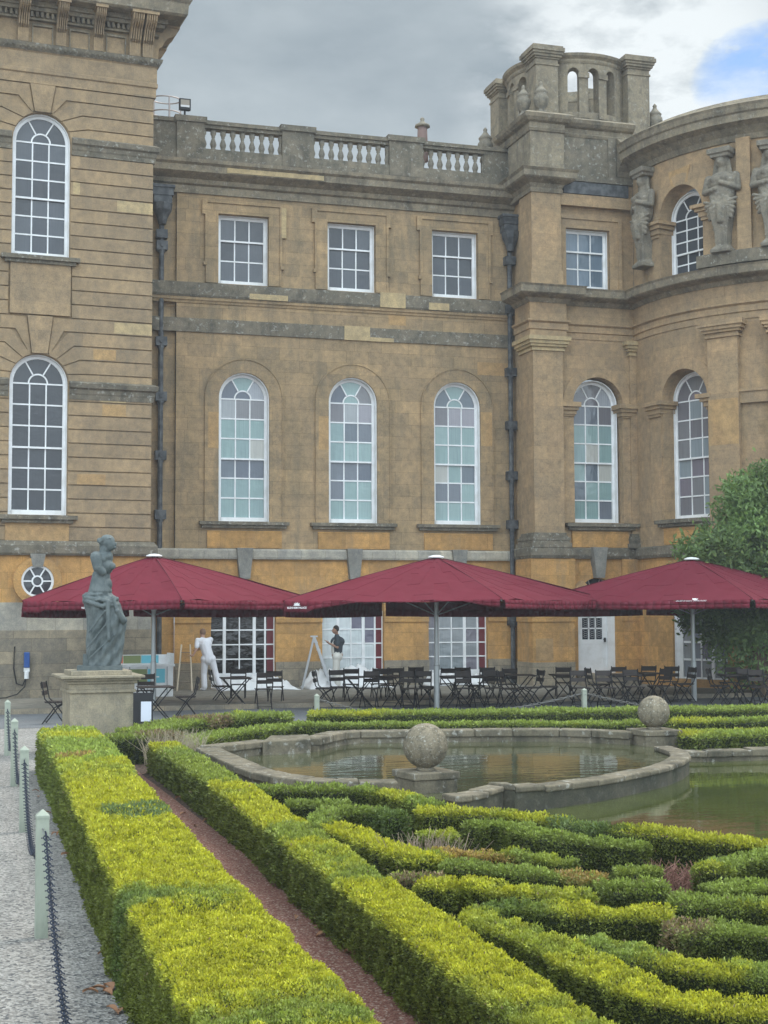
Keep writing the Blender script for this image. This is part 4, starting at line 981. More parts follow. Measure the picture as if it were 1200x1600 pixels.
def hedge(label, pts, w_, h, yel=.5, patches=(), cover=2.9, base=GRN, name='hedge', group='clipped box hedges', taper=.04, seed=0, wtop=None, z0=0, ends=True):
    pts = [Vector(p[:2]) for p in pts]; root = empty(name, (pts[0].x, pts[0].y, 0)); tag(root, label, 'hedge', group)
    # resample
    S_ = [0.]
    for a, b in zip(pts, pts[1:]): S_.append(S_[-1]+(b-a).length)
    n = max(2, int(S_[-1]/.12)); T = np.linspace(0, S_[-1], n+1); xs = np.interp(T, S_, [p.x for p in pts]); ys = np.interp(T, S_, [p.y for p in pts])
    for _ in range(3):
        xs[1:-1] = (xs[:-2]+xs[1:-1]*2+xs[2:])/4; ys[1:-1] = (ys[:-2]+ys[1:-1]*2+ys[2:])/4
    tx = np.gradient(xs); ty = np.gradient(ys); q = np.hypot(tx, ty); tx /= q; ty /= q; nx, ny = -ty, tx
    # core
    prof = [(-.5, 0), (-.5+taper, .76), (-.5+taper+.07, .84), (0, .86), (.5-taper-.07, .84), (.5-taper, .76), (.5, 0)]
    mm = MB(); k = len(prof); sh = .045
    for i in range(n+1):
        e = .05 if i in (0, n) else 0
        for a, b in prof: 
            o_ = a*(w_-2*sh); mm.v.append((xs[i]+nx[i]*o_+(tx[i]*.03 if i == 0 else -tx[i]*.03 if i == n else 0)-pts[0].x, ys[i]+ny[i]*o_+(ty[i]*.03 if i == 0 else -ty[i]*.03 if i == n else 0)-pts[0].y, b*h-.0))
    for i in range(n):
        for j in range(k-1): mm.f.append((i*k+j, (i+1)*k+j, (i+1)*k+j+1, i*k+j+1)); mm.c.append(None)
    mm.f += [tuple(range(k)), tuple(range(n*k, n*k+k))[::-1]]; mm.c += [None]*2
    mm.mk('branches', M_['core'], root)
    # leaf scatter
    dist = np.hypot(xs, ys); L_ = S_[-1]; per = w_*(1-2*taper)+2*h
    dm = np.clip(.00205*dist, .0135, .055); dens = cover/(dm**2*.5)
    seg = L_/n; cnt = dens[:-1]*seg*per; tot = int(cnt.sum()); cdf = np.cumsum(cnt)/cnt.sum()
    ii = np.searchsorted(cdf, rng.random(tot)); fr = rng.random(tot); ip = np.minimum(ii+1, n)
    X = xs[ii]*(1-fr)+xs[ip]*fr; Y = ys[ii]*(1-fr)+ys[ip]*fr; NX = nx[ii]; NY = ny[ii]; sz = dm[ii]
    u = rng.random(tot)*per; off = np.zeros(tot); z = np.zeros(tot); N3 = np.zeros((tot, 3))
    wt = w_*(1-2*taper)
    l = u < h; z[l] = u[l]; off[l] = -.5*w_+taper*w_*(u[l]/h); N3[l] = np.stack([-NX[l], -NY[l], np.full(l.sum(), .25)], 1)
    t = (u >= h) & (u < h+wt); z[t] = h; off[t] = u[t]-h-wt/2; N3[t] = (0, 0, 1)
    r = u >= h+wt; z[r] = u[r]-h-wt; off[r] = .5*w_-taper*w_*(z[r]/h); N3[r] = np.stack([NX[r], NY[r], np.full(r.sum(), .25)], 1)
    if ends:
        ne = int(dens.mean()*w_*h*.9)
        for e, sg in ((0, -1), (n, 1)):
            X = np.append(X, np.full(ne, xs[e])); Y = np.append(Y, np.full(ne, ys[e])); NX = np.append(NX, np.full(ne, nx[e])); NY = np.append(NY, np.full(ne, ny[e]))
            off = np.append(off, (rng.random(ne)-.5)*w_); z = np.append(z, rng.random(ne)*h); sz = np.append(sz, np.full(ne, dm[e])); N3 = np.concatenate([N3, np.tile((sg*tx[e], sg*ty[e], .2), (ne, 1))])
    P = np.stack([X+NX*off, Y+NY*off, z], 1)
    # rounded shoulders and lumpy surface
    edge = np.clip((z/h-.86)/.14, 0, 1)*np.clip((np.abs(off)/(w_/2)-.8)/.2, 0, 1); P[:, 2] -= edge*.025; P[:, :2] -= (np.stack([NX, NY], 1)*np.sign(off)[:, None])*(edge*.018)[:, None]
    b16 = vnoise(P+3, 15); b = (vnoise(P+seed, 1.6)-.5)*.045+(vnoise(P+seed, 5)-.5)*.035+(b16-.5)*.055; dp = rng.random(len(P))**1.5
    P += N3*(b-dp*.05)[:, None]
    # colour: fresh tips on top, older leaves below; side and inner shade painted in
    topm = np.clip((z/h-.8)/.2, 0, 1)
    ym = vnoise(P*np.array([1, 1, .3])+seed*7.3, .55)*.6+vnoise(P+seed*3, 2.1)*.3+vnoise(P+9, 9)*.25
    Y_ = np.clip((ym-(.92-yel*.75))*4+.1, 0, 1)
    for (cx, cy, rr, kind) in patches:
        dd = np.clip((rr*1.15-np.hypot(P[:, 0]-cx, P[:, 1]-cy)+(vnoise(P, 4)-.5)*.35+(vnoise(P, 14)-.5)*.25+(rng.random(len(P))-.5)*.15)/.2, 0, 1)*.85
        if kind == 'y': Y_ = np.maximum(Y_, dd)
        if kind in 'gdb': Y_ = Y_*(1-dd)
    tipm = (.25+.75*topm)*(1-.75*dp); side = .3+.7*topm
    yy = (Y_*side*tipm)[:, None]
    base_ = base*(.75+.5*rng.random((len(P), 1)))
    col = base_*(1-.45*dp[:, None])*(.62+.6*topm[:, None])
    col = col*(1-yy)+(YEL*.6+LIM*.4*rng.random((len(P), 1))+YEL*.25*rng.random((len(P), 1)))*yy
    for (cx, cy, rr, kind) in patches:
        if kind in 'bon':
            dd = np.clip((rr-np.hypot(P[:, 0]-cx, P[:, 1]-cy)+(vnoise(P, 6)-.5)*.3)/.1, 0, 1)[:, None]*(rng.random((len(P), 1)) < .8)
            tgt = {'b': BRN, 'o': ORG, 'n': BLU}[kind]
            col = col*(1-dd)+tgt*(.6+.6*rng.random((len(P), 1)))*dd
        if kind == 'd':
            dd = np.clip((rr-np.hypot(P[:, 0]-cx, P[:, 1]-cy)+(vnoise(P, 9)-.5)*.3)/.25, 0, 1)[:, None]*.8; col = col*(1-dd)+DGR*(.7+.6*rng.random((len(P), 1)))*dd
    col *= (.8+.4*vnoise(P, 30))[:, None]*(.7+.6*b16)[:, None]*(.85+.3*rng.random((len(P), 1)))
    bad = rng.random(len(P)) < .006; col[bad] = BRN*.9
    P[:, 0] -= pts[0].x; P[:, 1] -= pts[0].y
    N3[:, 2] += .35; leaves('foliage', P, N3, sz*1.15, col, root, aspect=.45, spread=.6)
    return root
def pp(l, z=.42): return [at(x, y, z) for x, y in l]
def pt(x, y, r, k, z=.42):
    a = at(x, y, z); return (a[0], a[1], r, k)
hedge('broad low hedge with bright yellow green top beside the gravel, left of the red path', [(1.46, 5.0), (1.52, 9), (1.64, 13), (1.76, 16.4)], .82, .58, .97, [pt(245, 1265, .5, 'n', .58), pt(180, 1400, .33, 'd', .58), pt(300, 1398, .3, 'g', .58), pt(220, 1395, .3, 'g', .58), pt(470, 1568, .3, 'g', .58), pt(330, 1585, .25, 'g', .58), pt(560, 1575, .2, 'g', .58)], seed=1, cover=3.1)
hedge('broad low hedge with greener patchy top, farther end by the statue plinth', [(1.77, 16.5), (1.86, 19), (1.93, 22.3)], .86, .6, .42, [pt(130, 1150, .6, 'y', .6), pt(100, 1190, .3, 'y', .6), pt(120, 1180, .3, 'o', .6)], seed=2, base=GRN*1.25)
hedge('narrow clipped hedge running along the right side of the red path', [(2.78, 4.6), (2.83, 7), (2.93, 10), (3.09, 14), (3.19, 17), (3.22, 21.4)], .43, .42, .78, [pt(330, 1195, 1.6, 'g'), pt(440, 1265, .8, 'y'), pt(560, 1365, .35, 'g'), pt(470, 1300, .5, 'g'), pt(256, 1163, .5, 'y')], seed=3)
H = [
 ('green hedge running just below the left curve of the basin coping', [(380, 1226), (430, 1228), (500, 1228), (570, 1229), (615, 1235), (650, 1246), (680, 1256)], .42, .1, [pt(632, 1238, .5, 'y')]),
 ('short stub of hedge left of the arched yellow hedge', [(450, 1250), (490, 1252), (545, 1252)], .34, .3, []),
 ('dark ended hedge bending round in front of the near stone ball', [(502, 1288), (500, 1272), (520, 1263), (560, 1260), (600, 1264), (622, 1270)], .4, .3, [pt(618, 1268, .4, 'd')]),
 ('slim yellow topped hedge slanting right behind the long path hedge', [(508, 1282), (530, 1290), (570, 1306), (610, 1322), (650, 1333), (674, 1340)], .4, .95, []),
 ('long wavy hedge with golden tips along the near edge of the pond', [(652, 1264), (720, 1264), (800, 1268), (870, 1277), (930, 1288), (990, 1291), (1040, 1296), (1100, 1304), (1180, 1311), (1290, 1320)], .46, .62, [pt(910, 1283, .45, 'n'), pt(950, 1288, .35, 'd'), pt(1010, 1293, .5, 'g'), pt(700, 1264, .6, 'y'), pt(840, 1274, .4, 'y'), pt(1110, 1306, 1.0, 'y')]),
 ('small rounded clump of hedge right of the near stone ball', [(655, 1300), (680, 1296), (708, 1302)], .42, .35, []),
 ('mixed hedge with a brown dry tuft in the middle of the knot pattern', [(735, 1286), (770, 1280), (812, 1288), (830, 1298), (900, 1306), (960, 1311), (1010, 1315)], .36, .15, [pt(790, 1308, .22, 'b')]),
 ('pale tipped hedge row with orange sprigs left of centre', [(655, 1338), (700, 1326), (745, 1329), (800, 1327), (850, 1334), (895, 1340)], .36, .35, [pt(705, 1328, .2, 'o'), pt(740, 1330, .3, 'o')]),
 ('long mid green hedge row in front of the orange sprigs', [(690, 1345), (760, 1348), (850, 1357), (905, 1362), (940, 1366)], .42, .1, [pt(920, 1360, .35, 'o')]),
 ('short green hedge stub left of the reddish twigs', [(962, 1353), (1000, 1351), (1030, 1352)], .4, .3, []),
 ('yellow cornered hedge behind the brown dead patch', [(668, 1380), (700, 1370), (750, 1373), (790, 1388), (850, 1391), (925, 1388)], .42, .7, []),
 ('square ended green hedge just left of the reddish twigs', [(942, 1380), (1000, 1377), (1040, 1380)], .42, .1, []),
 ('loose green hedge at the right beside the pond hedge', [(1110, 1352), (1140, 1338), (1200, 1330), (1290, 1330)], .46, .25, [pt(1105, 1355, .2, 'y')]),
 ('thick green hedge at the right edge below the loose one', [(1108, 1380), (1150, 1376), (1200, 1374), (1290, 1378)], .5, .15, []),
 ('hedge with golden crest curling from the yellow bend to the right', [(748, 1430), (742, 1412), (775, 1404), (840, 1408), (900, 1416), (960, 1418), (1048, 1420)], .44, .5, [pt(960, 1416, .5, 'y'), pt(800, 1405, .35, 'd')]),
 ('pale green hedge meeting a golden corner at the right edge', [(1045, 1400), (1100, 1405), (1150, 1402), (1200, 1405), (1290, 1415)], .45, .2, [pt(1200, 1425, .35, 'y')]),
 ('deep fronted green hedge curving in from the right edge', [(1048, 1446), (1090, 1441), (1150, 1443), (1200, 1448), (1290, 1456)], .5, .2, [pt(1060, 1440, .3, 'b')]),
 ('thick lime topped hedge sweeping from the centre to the bottom right', [(752, 1432), (790, 1438), (850, 1462), (900, 1488), (950, 1512), (1000, 1534), (1080, 1554), (1160, 1566), (1290, 1575)], .5, .9, []),
 ('green hedge nestled above the lime topped sweep', [(915, 1462), (960, 1474), (1020, 1490), (1090, 1500), (1150, 1508), (1290, 1518)], .48, .35, [pt(1080, 1500, .3, 'y')]),
 ('small dark hedge piece behind the long path hedge with a dead end', [(610, 1362), (640, 1364), (690, 1366)], .4, .45, [pt(668, 1368, .3, 'b')]),
]
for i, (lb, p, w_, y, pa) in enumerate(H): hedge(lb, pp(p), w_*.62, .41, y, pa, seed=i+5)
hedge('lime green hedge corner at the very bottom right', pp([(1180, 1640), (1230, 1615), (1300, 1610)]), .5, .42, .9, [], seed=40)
BK = [
 ('long thin far hedge in front of the tables', [(484, 1114), (700, 1112), (930, 1109), (1290, 1104)], .9, .36, .25, []),
 ('lower thin far hedge behind the basin coping, left of the far ball', [(460, 1131), (600, 1131), (760, 1130), (1000, 1129)], .5, .30, .2, []),
 ('thin far hedge right of the far ball with bright top', [(1048, 1126), (1120, 1125), (1290, 1122)], .5, .32, .5, []),
 ('nearest of the far hedges at the right, beside the green pond', [(1062, 1148), (1120, 1145), (1290, 1140)], 1.0, .30, .6, []),
 ('dark low hedge left of the basin with a dry brown patch', [(215, 1142), (270, 1128), (330, 1120), (400, 1117), (452, 1117)], .8, .40, .12, [pt(310, 1122, .6, 'b', .4)]),
 ('bright low hedge curving in to the basin corner', [(262, 1166), (300, 1155), (350, 1145), (400, 1139), (460, 1134)], .6, .24, .3, []),
]
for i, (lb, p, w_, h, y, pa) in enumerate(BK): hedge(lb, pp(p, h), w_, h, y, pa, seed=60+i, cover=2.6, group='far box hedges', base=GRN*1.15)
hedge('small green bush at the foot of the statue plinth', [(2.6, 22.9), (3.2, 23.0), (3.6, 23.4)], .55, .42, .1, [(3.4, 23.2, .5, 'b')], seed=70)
# dry twiggy patches
def twigs(label, c, rad, n, h, col, cat='dead shrub'):
    m = MB()
    for k in range(n):
        a = random.uniform(0, 2*PI); r = rad*math.sqrt(random.random()); x, y = r*math.cos(a), r*math.sin(a)*.7; dx, dy = random.gauss(0, .09), random.gauss(0, .09); hh = h*random.uniform(.6, 1.1)
        m.tube([(x, y, 0), (x+dx*.5, y+dy*.5, hh*.5), (x+dx*1.6, y+dy*1.6, hh)], .0055, 3, r2=.002)
        if k % 2: m.tube([(x+dx*.5, y+dy*.5, hh*.5), (x-dx, y+dy*1.5, hh*.95)], .004, 3, r2=.002)
    mt = mat('dry_twig', col, .9); o = m.mk('dead_shrub', mt, None, (c[0], c[1], 0)); tag(o, label, cat); return o
twigs('reddish brown bare twigs in a gap of the knot hedges', at(1072, 1398, .0), .3, 120, .26, (.26, .14, .11))
twigs('greyish dead tuft in the hedge behind the path hedge', at(668, 1400, .0), .26, 190, .46, (.26, .2, .15))
twigs('pale dry bare shrub at the foot of the statue plinth', (3.55, 22.5), .45, 200, .5, (.36, .31, .22))
# fallen leaves
lm = mat('dead_leaf', (.30, .16, .09), .8); lv0 = None
lf = MB(); nn = 7
for k in range(nn):
    a, b = k/nn, (k+1)/nn; wa, wb_ = .03*math.sin(PI*a)+.002, .03*math.sin(PI*b)+.002; za, zb = .025*math.sin(PI*a*.9)+.004, .025*math.sin(PI*b*.9)+.004
    lf.quad((a*.14, 0, za), (b*.14, 0, zb), (b*.14, wb_, zb+.018), (a*.14, wa, za+.018)); lf.quad((a*.14, -wa, za+.012), (b*.14, -wb_, zb+.012), (b*.14, 0, zb), (a*.14, 0, za))
spots = [(120, 1345, 3), (150, 1408, 2), (165, 1550, 4), (195, 1583, 4), (178, 1488, 2), (85, 1304, 2), (60, 1245, 2), (70, 1275, 1), (268, 1232, 3), (262, 1245, 1), (300, 1272, 1), (325, 1290, 2), (320, 1296, 1), (517, 1462, 1), (575, 1500, 1), (545, 1492, 1), (470, 1440, 1), (215, 1196, 1)]
for x, y, n in spots:
    for k in range(n):
        c = at(x+random.uniform(-12, 12), y+random.uniform(-7, 7), 0)
        if lv0 is None: lv0 = lf.mk('dead_leaf', lm, None, (*c, .003)); tag(lv0, 'curled brown dead leaf lying on the gravel by a hedge', 'leaf', 'dead leaves on the gravel and the red path'); o = lv0
        else: o = dup(lv0, loc=(*c, .003))
        if x > 205: o['label'] = 'curled brown dead leaf lying on the red path'
        s = random.uniform(.5, 1.05); o.scale = (s, s, s*1.2); o.rotation_euler = (random.uniform(-.3, .3), random.uniform(-.3, .3), random.uniform(0, 6))
# big evergreen by the bow
def tree(label, c, lumps, trunk_h, n, lsz, col, name='magnolia_tree'):
    rr_ = random.Random(3); extra = []
    for e in lumps:
        for k in range(7):
            d = Vector((rr_.gauss(0, 1), rr_.gauss(0, 1), rr_.gauss(0, 1))).normalized(); s_ = rr_.uniform(.28, .55)
            extra.append((e[0]+d.x*e[3]*.98, e[1]+d.y*e[4]*.98, e[2]+d.z*e[5]*.98, s_, s_, s_*.8))
    lumps = [(a, b, c_, d*.86, e*.86, f*.86) for a, b, c_, d, e, f in lumps]+[q for q in extra if q[2] > .4]
    root = empty(name, (*c, 0)); tag(root, label, 'tree')
    t = MB(); 
    for k in range(7):
        a = k*.9; e = lumps[k % 8]; t.tube([(0, 0, 0), (e[0]*.2, e[1]*.2, trunk_h*.5), (e[0]*.6, e[1]*.6, e[2]*.7), (e[0], e[1], e[2])], [.13, .09, .05, .02], 7)
    t.mk('trunk', M_['twig'], root)
    Ps = []; Ns = []; wts = np.array([e[3]*e[4]*e[5] for e in lumps])**.67; wts /= wts.sum()
    for e, w_ in zip(lumps, wts):
        k = int(n*w_); d = rng.normal(0, 1, (k//12+1, 3)); d /= np.linalg.norm(d, axis=1)[:, None]
        cl = np.array(e[:3])+d*np.array(e[3:6])*(.55+.5*rng.random((len(d), 1)))**.6
        idx = rng.integers(0, len(cl), k); Ps.append(cl[idx]+rng.normal(0, lsz*.8, (k, 3))); Ns.append(d[idx]*.8+np.array((0, 0, .3)))
    P = np.concatenate(Ps); Nn = np.concatenate(Ns); keep = P[:, 2] > .25; P = P[keep]; Nn = Nn[keep]
    f1 = vnoise(P, 1.1); f2 = rng.random((len(P), 1)); cc = np.array(col)*(.55+.9*f1[:, None])*(.7+.6*f2)
    young = (rng.random(len(P)) < .12); cc[young] = np.array((.22, .30, .09))
    leaves('crown', P, Nn, np.full(len(P), lsz), cc, root, aspect=.42, spread=.75); return root
tc_ = atv(1195, 1000, 34.5)[:2]
tree('large glossy evergreen magnolia in front of the round bow', tc_, [(0, 0, 3.2, 2.0, 1.6, 2.4), (-1.0, .1, 3.1, 1.05, 1.2, 1.4), (.6, 0, 4.6, 1.5, 1.3, 1.35), (1.8, 0, 3.4, 2.0, 1.6, 2.4), (-1.3, 0, 4.0, .8, .8, .7), (-.4, -.1, 1.3, 1.3, 1.1, 1.1), (3.4, .2, 3.6, 2, 1.6, 2.2), (-.2, 0, 5.2, .7, .7, .6)], 2.2, 46000, .155, (.155, .235, .08))
# ---------------------------------------------------------------- garden furniture, statue, people, tools
M_['maroon'] = mat('maroon_canvas', (.14, .018, .034), .85, spec=.15); g = G(M_['maroon']); g.color(g.mix(g.rng(g.noise(2.2, 5), .3, .7), (.135, .015, .027), (.15, .019, .033))); g.bump(g.noise(7, 4, sc=(1, 1, .3)), .25, .02)
M_['seam'] = mat('dark_canvas_seam', (.085, .012, .022), .9)
M_['canvas_in'] = mat('dark_canvas_lining', (.035, .018, .028), .9)
M_['pole'] = mat('brushed_pole', (.42, .44, .44), .35, .5)
M_['ink'] = mat('white_print', (.8, .8, .8), .6)
def parasol(c, z0, zap, zev, r, ang, label, logos=(), curl=False, low=(.2, .38), fl=1., fr=1.):
    root = empty('parasol', (*c, z0), ang); tag(root, label, 'parasol', 'maroon parasols over the cafe tables')
    E_ = zev-z0; A = zap-z0
    # corners: front (0,-r), right (r,0), back, left
    cs = [(0, -r), (r*fr, 0), (0, r), (-r*fl, 0)]
    m = MB(); n = 10
    for i in range(4):
        a = Vector(cs[i]); b = Vector(cs[(i+1) % 4])
        rows = []
        for j in range(9):
            t = j/8; row = []
            for k in range(n+1):
                q = a.lerp(b, k/n)*t; sag = .09*math.sin(PI*t)*math.sin(PI*k/n)+.05*math.sin(PI*k/n)*t; row.append((q.x, q.y, A+(E_-A)*t-sag*(.5)+.03*math.sin(PI*t)+(.02*math.sin(k*1.7+i)*t*t)+.012*math.sin(k*2.9+j*1.3+i)*t))
            rows.append(row)
        for j in range(8):
            for k in range(n): m.quad(rows[j][k], rows[j+1][k], rows[j+1][k+1], rows[j][k+1])
    o = m.mk('canopy', M_['maroon'], root); s_ = o.modifiers.new('s', 'SOLIDIFY'); s_.thickness = .006; s_.offset = -1
    w_ = o.modifiers.new('w', 'WELD'); w_.merge_threshold = .002
    for i in range(4):
        a = Vector(cs[i]); b = Vector(cs[(i+1) % 4]); L_ = (b-a).length; d = (b-a)/L_; nrm = Vector((d.y, -d.x)); v = MB(); nn = 26
        drop = low[1] if i in (1, 2) else low[0]
        pr = []
        for k in range(nn+1):
            s = L_*(.012+.976*k/nn); e = min(s, L_-s); rr = drop-max(0, .09-e)**2*10
            wv = .035*math.sin(s*2.3+i*2)+.02*math.sin(s*5+i); kk = k/nn
            if i == 3: rr = (drop*1.3 if kk < .15 else drop*(1.1-.95*min(1, (kk-.1)*4)*(1 if kk < .85 else max(.3, (1-kk)*6.6))) if curl else drop)
            p = a+d*s; zz = E_-.05*math.sin(PI*k/nn)*.5
            pr.append([(p.x, p.y, zz), (p.x+nrm.x*(.02+wv*.4), p.y+nrm.y*(.02+wv*.4), zz-rr*.5), (p.x+nrm.x*(.01+wv), p.y+nrm.y*(.01+wv), zz-rr)])
        for k in range(nn):
            for j in range(2): v.quad(pr[k][j], pr[k+1][j], pr[k+1][j+1], pr[k][j+1])
        o = v.mk('valance', M_['maroon'], root, smooth=True); s_ = o.modifiers.new('s', 'SOLIDIFY'); s_.thickness = .006
    p = MB(); p.lathe([(.055, 0), (.055, A-.15)], 14); p.lathe([(.07, .0), (.07, 1.0), (.06, 1.02)], 14); p.mk('pole', M_['pole'], root, smooth=False)
    c_ = MB(); c_.lathe([(.2, A-.01), (.19, A+.02), (.1, A+.05), (.0, A+.06)], 20); c_.mk('cap', M_['white'], root, smooth=True)
    for x, y in cs:
        q = MB(); q.tube([(x*t_, y*t_, A+(E_-A)*t_+.012+.03*math.sin(PI*t_)) for t_ in np.linspace(.04, .99, 9)], .009, 5); q.mk('seam', M_['seam'], root)
        q = MB(); q.tube([(0, 0, A-.12), (x*.985, y*.985, E_-.02)], .022, 6); q.tube([(0, 0, E_-.35), (x*.5, y*.5, (A+E_)/2-.07)], .016, 6); q.mk('rib', M_['steel'], root)
    for i in range(4):
        x, y = [(cs[i][k]+cs[(i+1) % 4][k])/2 for k in (0, 1)]; q = MB(); q.tube([(0, 0, A-.12), (x*.98, y*.98, E_-.05)], .018, 6); q.mk('rib', M_['steel'], root)
    for kk, up, sz in logos:         # position along the near-left edge, from the left corner
        a = Vector(cs[3]); b = Vector(cs[0]); d = (b-a).normalized(); nrm = Vector((d.y, -d.x)); P = a.lerp(b, kk)
        rz_ = math.atan2(d.y, d.x)
        tx = bpy.data.curves.new('printed_name', 'FONT'); tx.body = 'BLENHEIM PALACE'; tx.size = sz*.115; tx.align_x = 'CENTER'; tx.extrude = .001; tx.offset = .002
        o = bpy.data.objects.new('tmp', tx); C.objects.link(o); bpy.context.view_layer.update()
        me = bpy.data.meshes.new_from_object(o.evaluated_get(bpy.context.evaluated_depsgraph_get())); bpy.data.objects.remove(o)
        o = bpy.data.objects.new('printed_name', me); C.objects.link(o); o.parent = root; me.materials.clear(); me.materials.append(M_['ink'])
        em = MB(); s = sz*.16; em.prism([(x*s, z*s) for x, z in [(-1.1, .1), (-.5, 0), (.5, 0), (1.1, .1), (.75, .3), (.85, .75), (.45, .55), (.3, .9), (0, .65), (-.3, .9), (-.45, .55), (-.85, .75), (-.75, .3)]], -.002, .002)
        e = em.mk('printed_crest', M_['ink'], root)
        ti = PI/2 if not up else math.atan2(A-E_, r/math.sqrt(2))
        base = Vector((P.x, P.y, E_-.03))+Vector((nrm.x, nrm.y, 0))*(.07 if not up else .03)
        up_v = Vector((-nrm.x*math.cos(ti), -nrm.y*math.cos(ti), math.sin(ti)))
        o.rotation_euler = (ti, 0, rz_); o.location = base-up_v*(.15 if not up else -.0)
        e.rotation_euler = (ti-PI/2, 0, rz_); e.location = o.location+up_v*(sz*.12)
    return root
pc = atv(240, 1000, 35.5); parasol(pc[:2], .12, atv(240, 869, 35.5)[2], 2.58, 3.45, math.radians(2), 'maroon square parasol behind the grey statue, leftmost of the three', [(.45, False, .45)], fl=.9, fr=1.2)
pc = atv(682, 1000, 33.6); parasol(pc[:2], 0, atv(682, 871, 33.6)[2], 2.56, 4.15, math.radians(1), 'maroon square parasol over the crowded tables in the middle', [(.08, False, .55)], curl=True, fl=.92, fr=1.13)
pc = atv(1083, 1000, 33.8); parasol(pc[:2], 0, atv(1083, 874, 33.8)[2], 2.55, 4.2, math.radians(-10), 'maroon square parasol with a printed crest, beside the magnolia tree', [(.09, False, .5), (.74, True, .8)], curl=False)
# chairs and tables
M_['iron'] = mat('black_iron', (.016, .015, .017), .5, .3); M_['slat'] = mat('dark_brown_slat', (.035, .026, .023), .55)
chair0 = None
def mk_chair():
    r = empty('folding_chair', (0, 0, 0)); tag(r, 'x', 'chair', 'dark folding cafe chairs')
    for s in (-1, 1):
        m = MB(); x = s*.19; m.tube([(x, .27, .88), (x, .2, .52), (x, .05, .38), (x, -.22, .0)], .014, 6); m.mk('leg', M_['iron'], r)
        m = MB(); x = s*.165; m.tube([(x, -.2, .45), (x, .0, .34), (x, .26, .0)], .014, 6); m.mk('leg', M_['iron'], r)
    m = MB()
    for k in range(5): m.box(-.2, .2, -.22+.09*k, -.22+.09*k+.068, .452, .468)
    m.box(-.175, -.155, -.22, .2, .435, .452); m.box(.155, .175, -.22, .2, .435, .452); m.mk('seat', M_['slat'], r)
    for z, h in ((.80, .12), (.64, .09)):
        m = MB(); y = .2+(z-.52)*.19; st = len(m.v); m.box(-.2, .2, -.009, .009, -h/2, h/2); m.apply(lambda a, b, c: (a, y+b+c*.19+.02-.03*(a/.2)**2*-.3, z+c), st); m.mk('back_slat', M_['slat'], r)
    m = MB(); m.tube([(-.19, -.2, .025), (.19, -.2, .025)], .008, 5); m.tube([(-.165, .22, .05), (.165, .22, .05)], .008, 5); m.mk('cross_bar', M_['iron'], r)
    return r
def mk_table():
    r = empty('folding_table', (0, 0, 0)); tag(r, 'x', 'table', 'dark folding cafe tables')
    m = MB()
    for k in range(9): m.box(-.36, .36, -.36+.081*k, -.36+.081*k+.071, .715, .735)
    m.box(-.33, -.29, -.36, .36, .69, .715); m.box(.29, .33, -.36, .36, .69, .715); m.mk('table_top', M_['slat'], r)
    for y in (-.26, .26):
        m = MB(); m.tube([(-.3, y, .70), (.3, y*1.05, .0)], .013, 6); m.mk('leg', M_['iron'], r)
        m = MB(); m.tube([(.3, y*.92, .70), (-.3, y*.96, .0)], .013, 6); m.mk('leg', M_['iron'], r)
    m = MB(); m.tube([(-.22, -.26, .1), (-.22, .26, .1)], .009, 5); m.tube([(.22, -.26, .1), (.22, .26, .1)], .009, 5); m.mk('cross_bar', M_['iron'], r)
    return r
chair0, table0 = mk_chair(), mk_table(); cu = tu = False
def D(a): return math.radians(a)-TH*.6
T_ = [(243, 1127, 12, 'dark slatted table behind the black notice board'), (368, 1107, 5, 'dark slatted table in front of the white dust sheet, left of the painters ladder'),
      (562, 1105, 0, 'dark slatted table beside the man in dungarees'), (622, 1104, 30, 'dark slatted table at the busy left part of the middle parasol'),
      (712, 1104, 8, 'dark slatted table just right of the middle parasol pole'), (757, 1104, 40, 'dark slatted table near the right foot of the last french window'),
      (812, 1101, 0, 'small dark table in front of the drainpipe'), (887, 1100, 10, 'dark slatted table left of the post in front of the white door'),
      (975, 1101, 5, 'dark slatted table right of the white door'), (1008, 1097, 25, 'dark slatted table just left of the brown panel by the bow window'),
      (1150, 1101, 0, 'dark table in the shade of the magnolia'), (1195, 1101, 10, 'dark table at the right edge in front of the magnolia')]
for i, (x, y, a, lb) in enumerate(T_):
    c = at(x, y, 0)
    if i == 0: o = table0; o.location = (*c, .004); o.rotation_euler = (0, 0, D(a)); o['label'] = lb
    else: dup(table0, loc=(*c, .004), rz=D(a), label=lb)
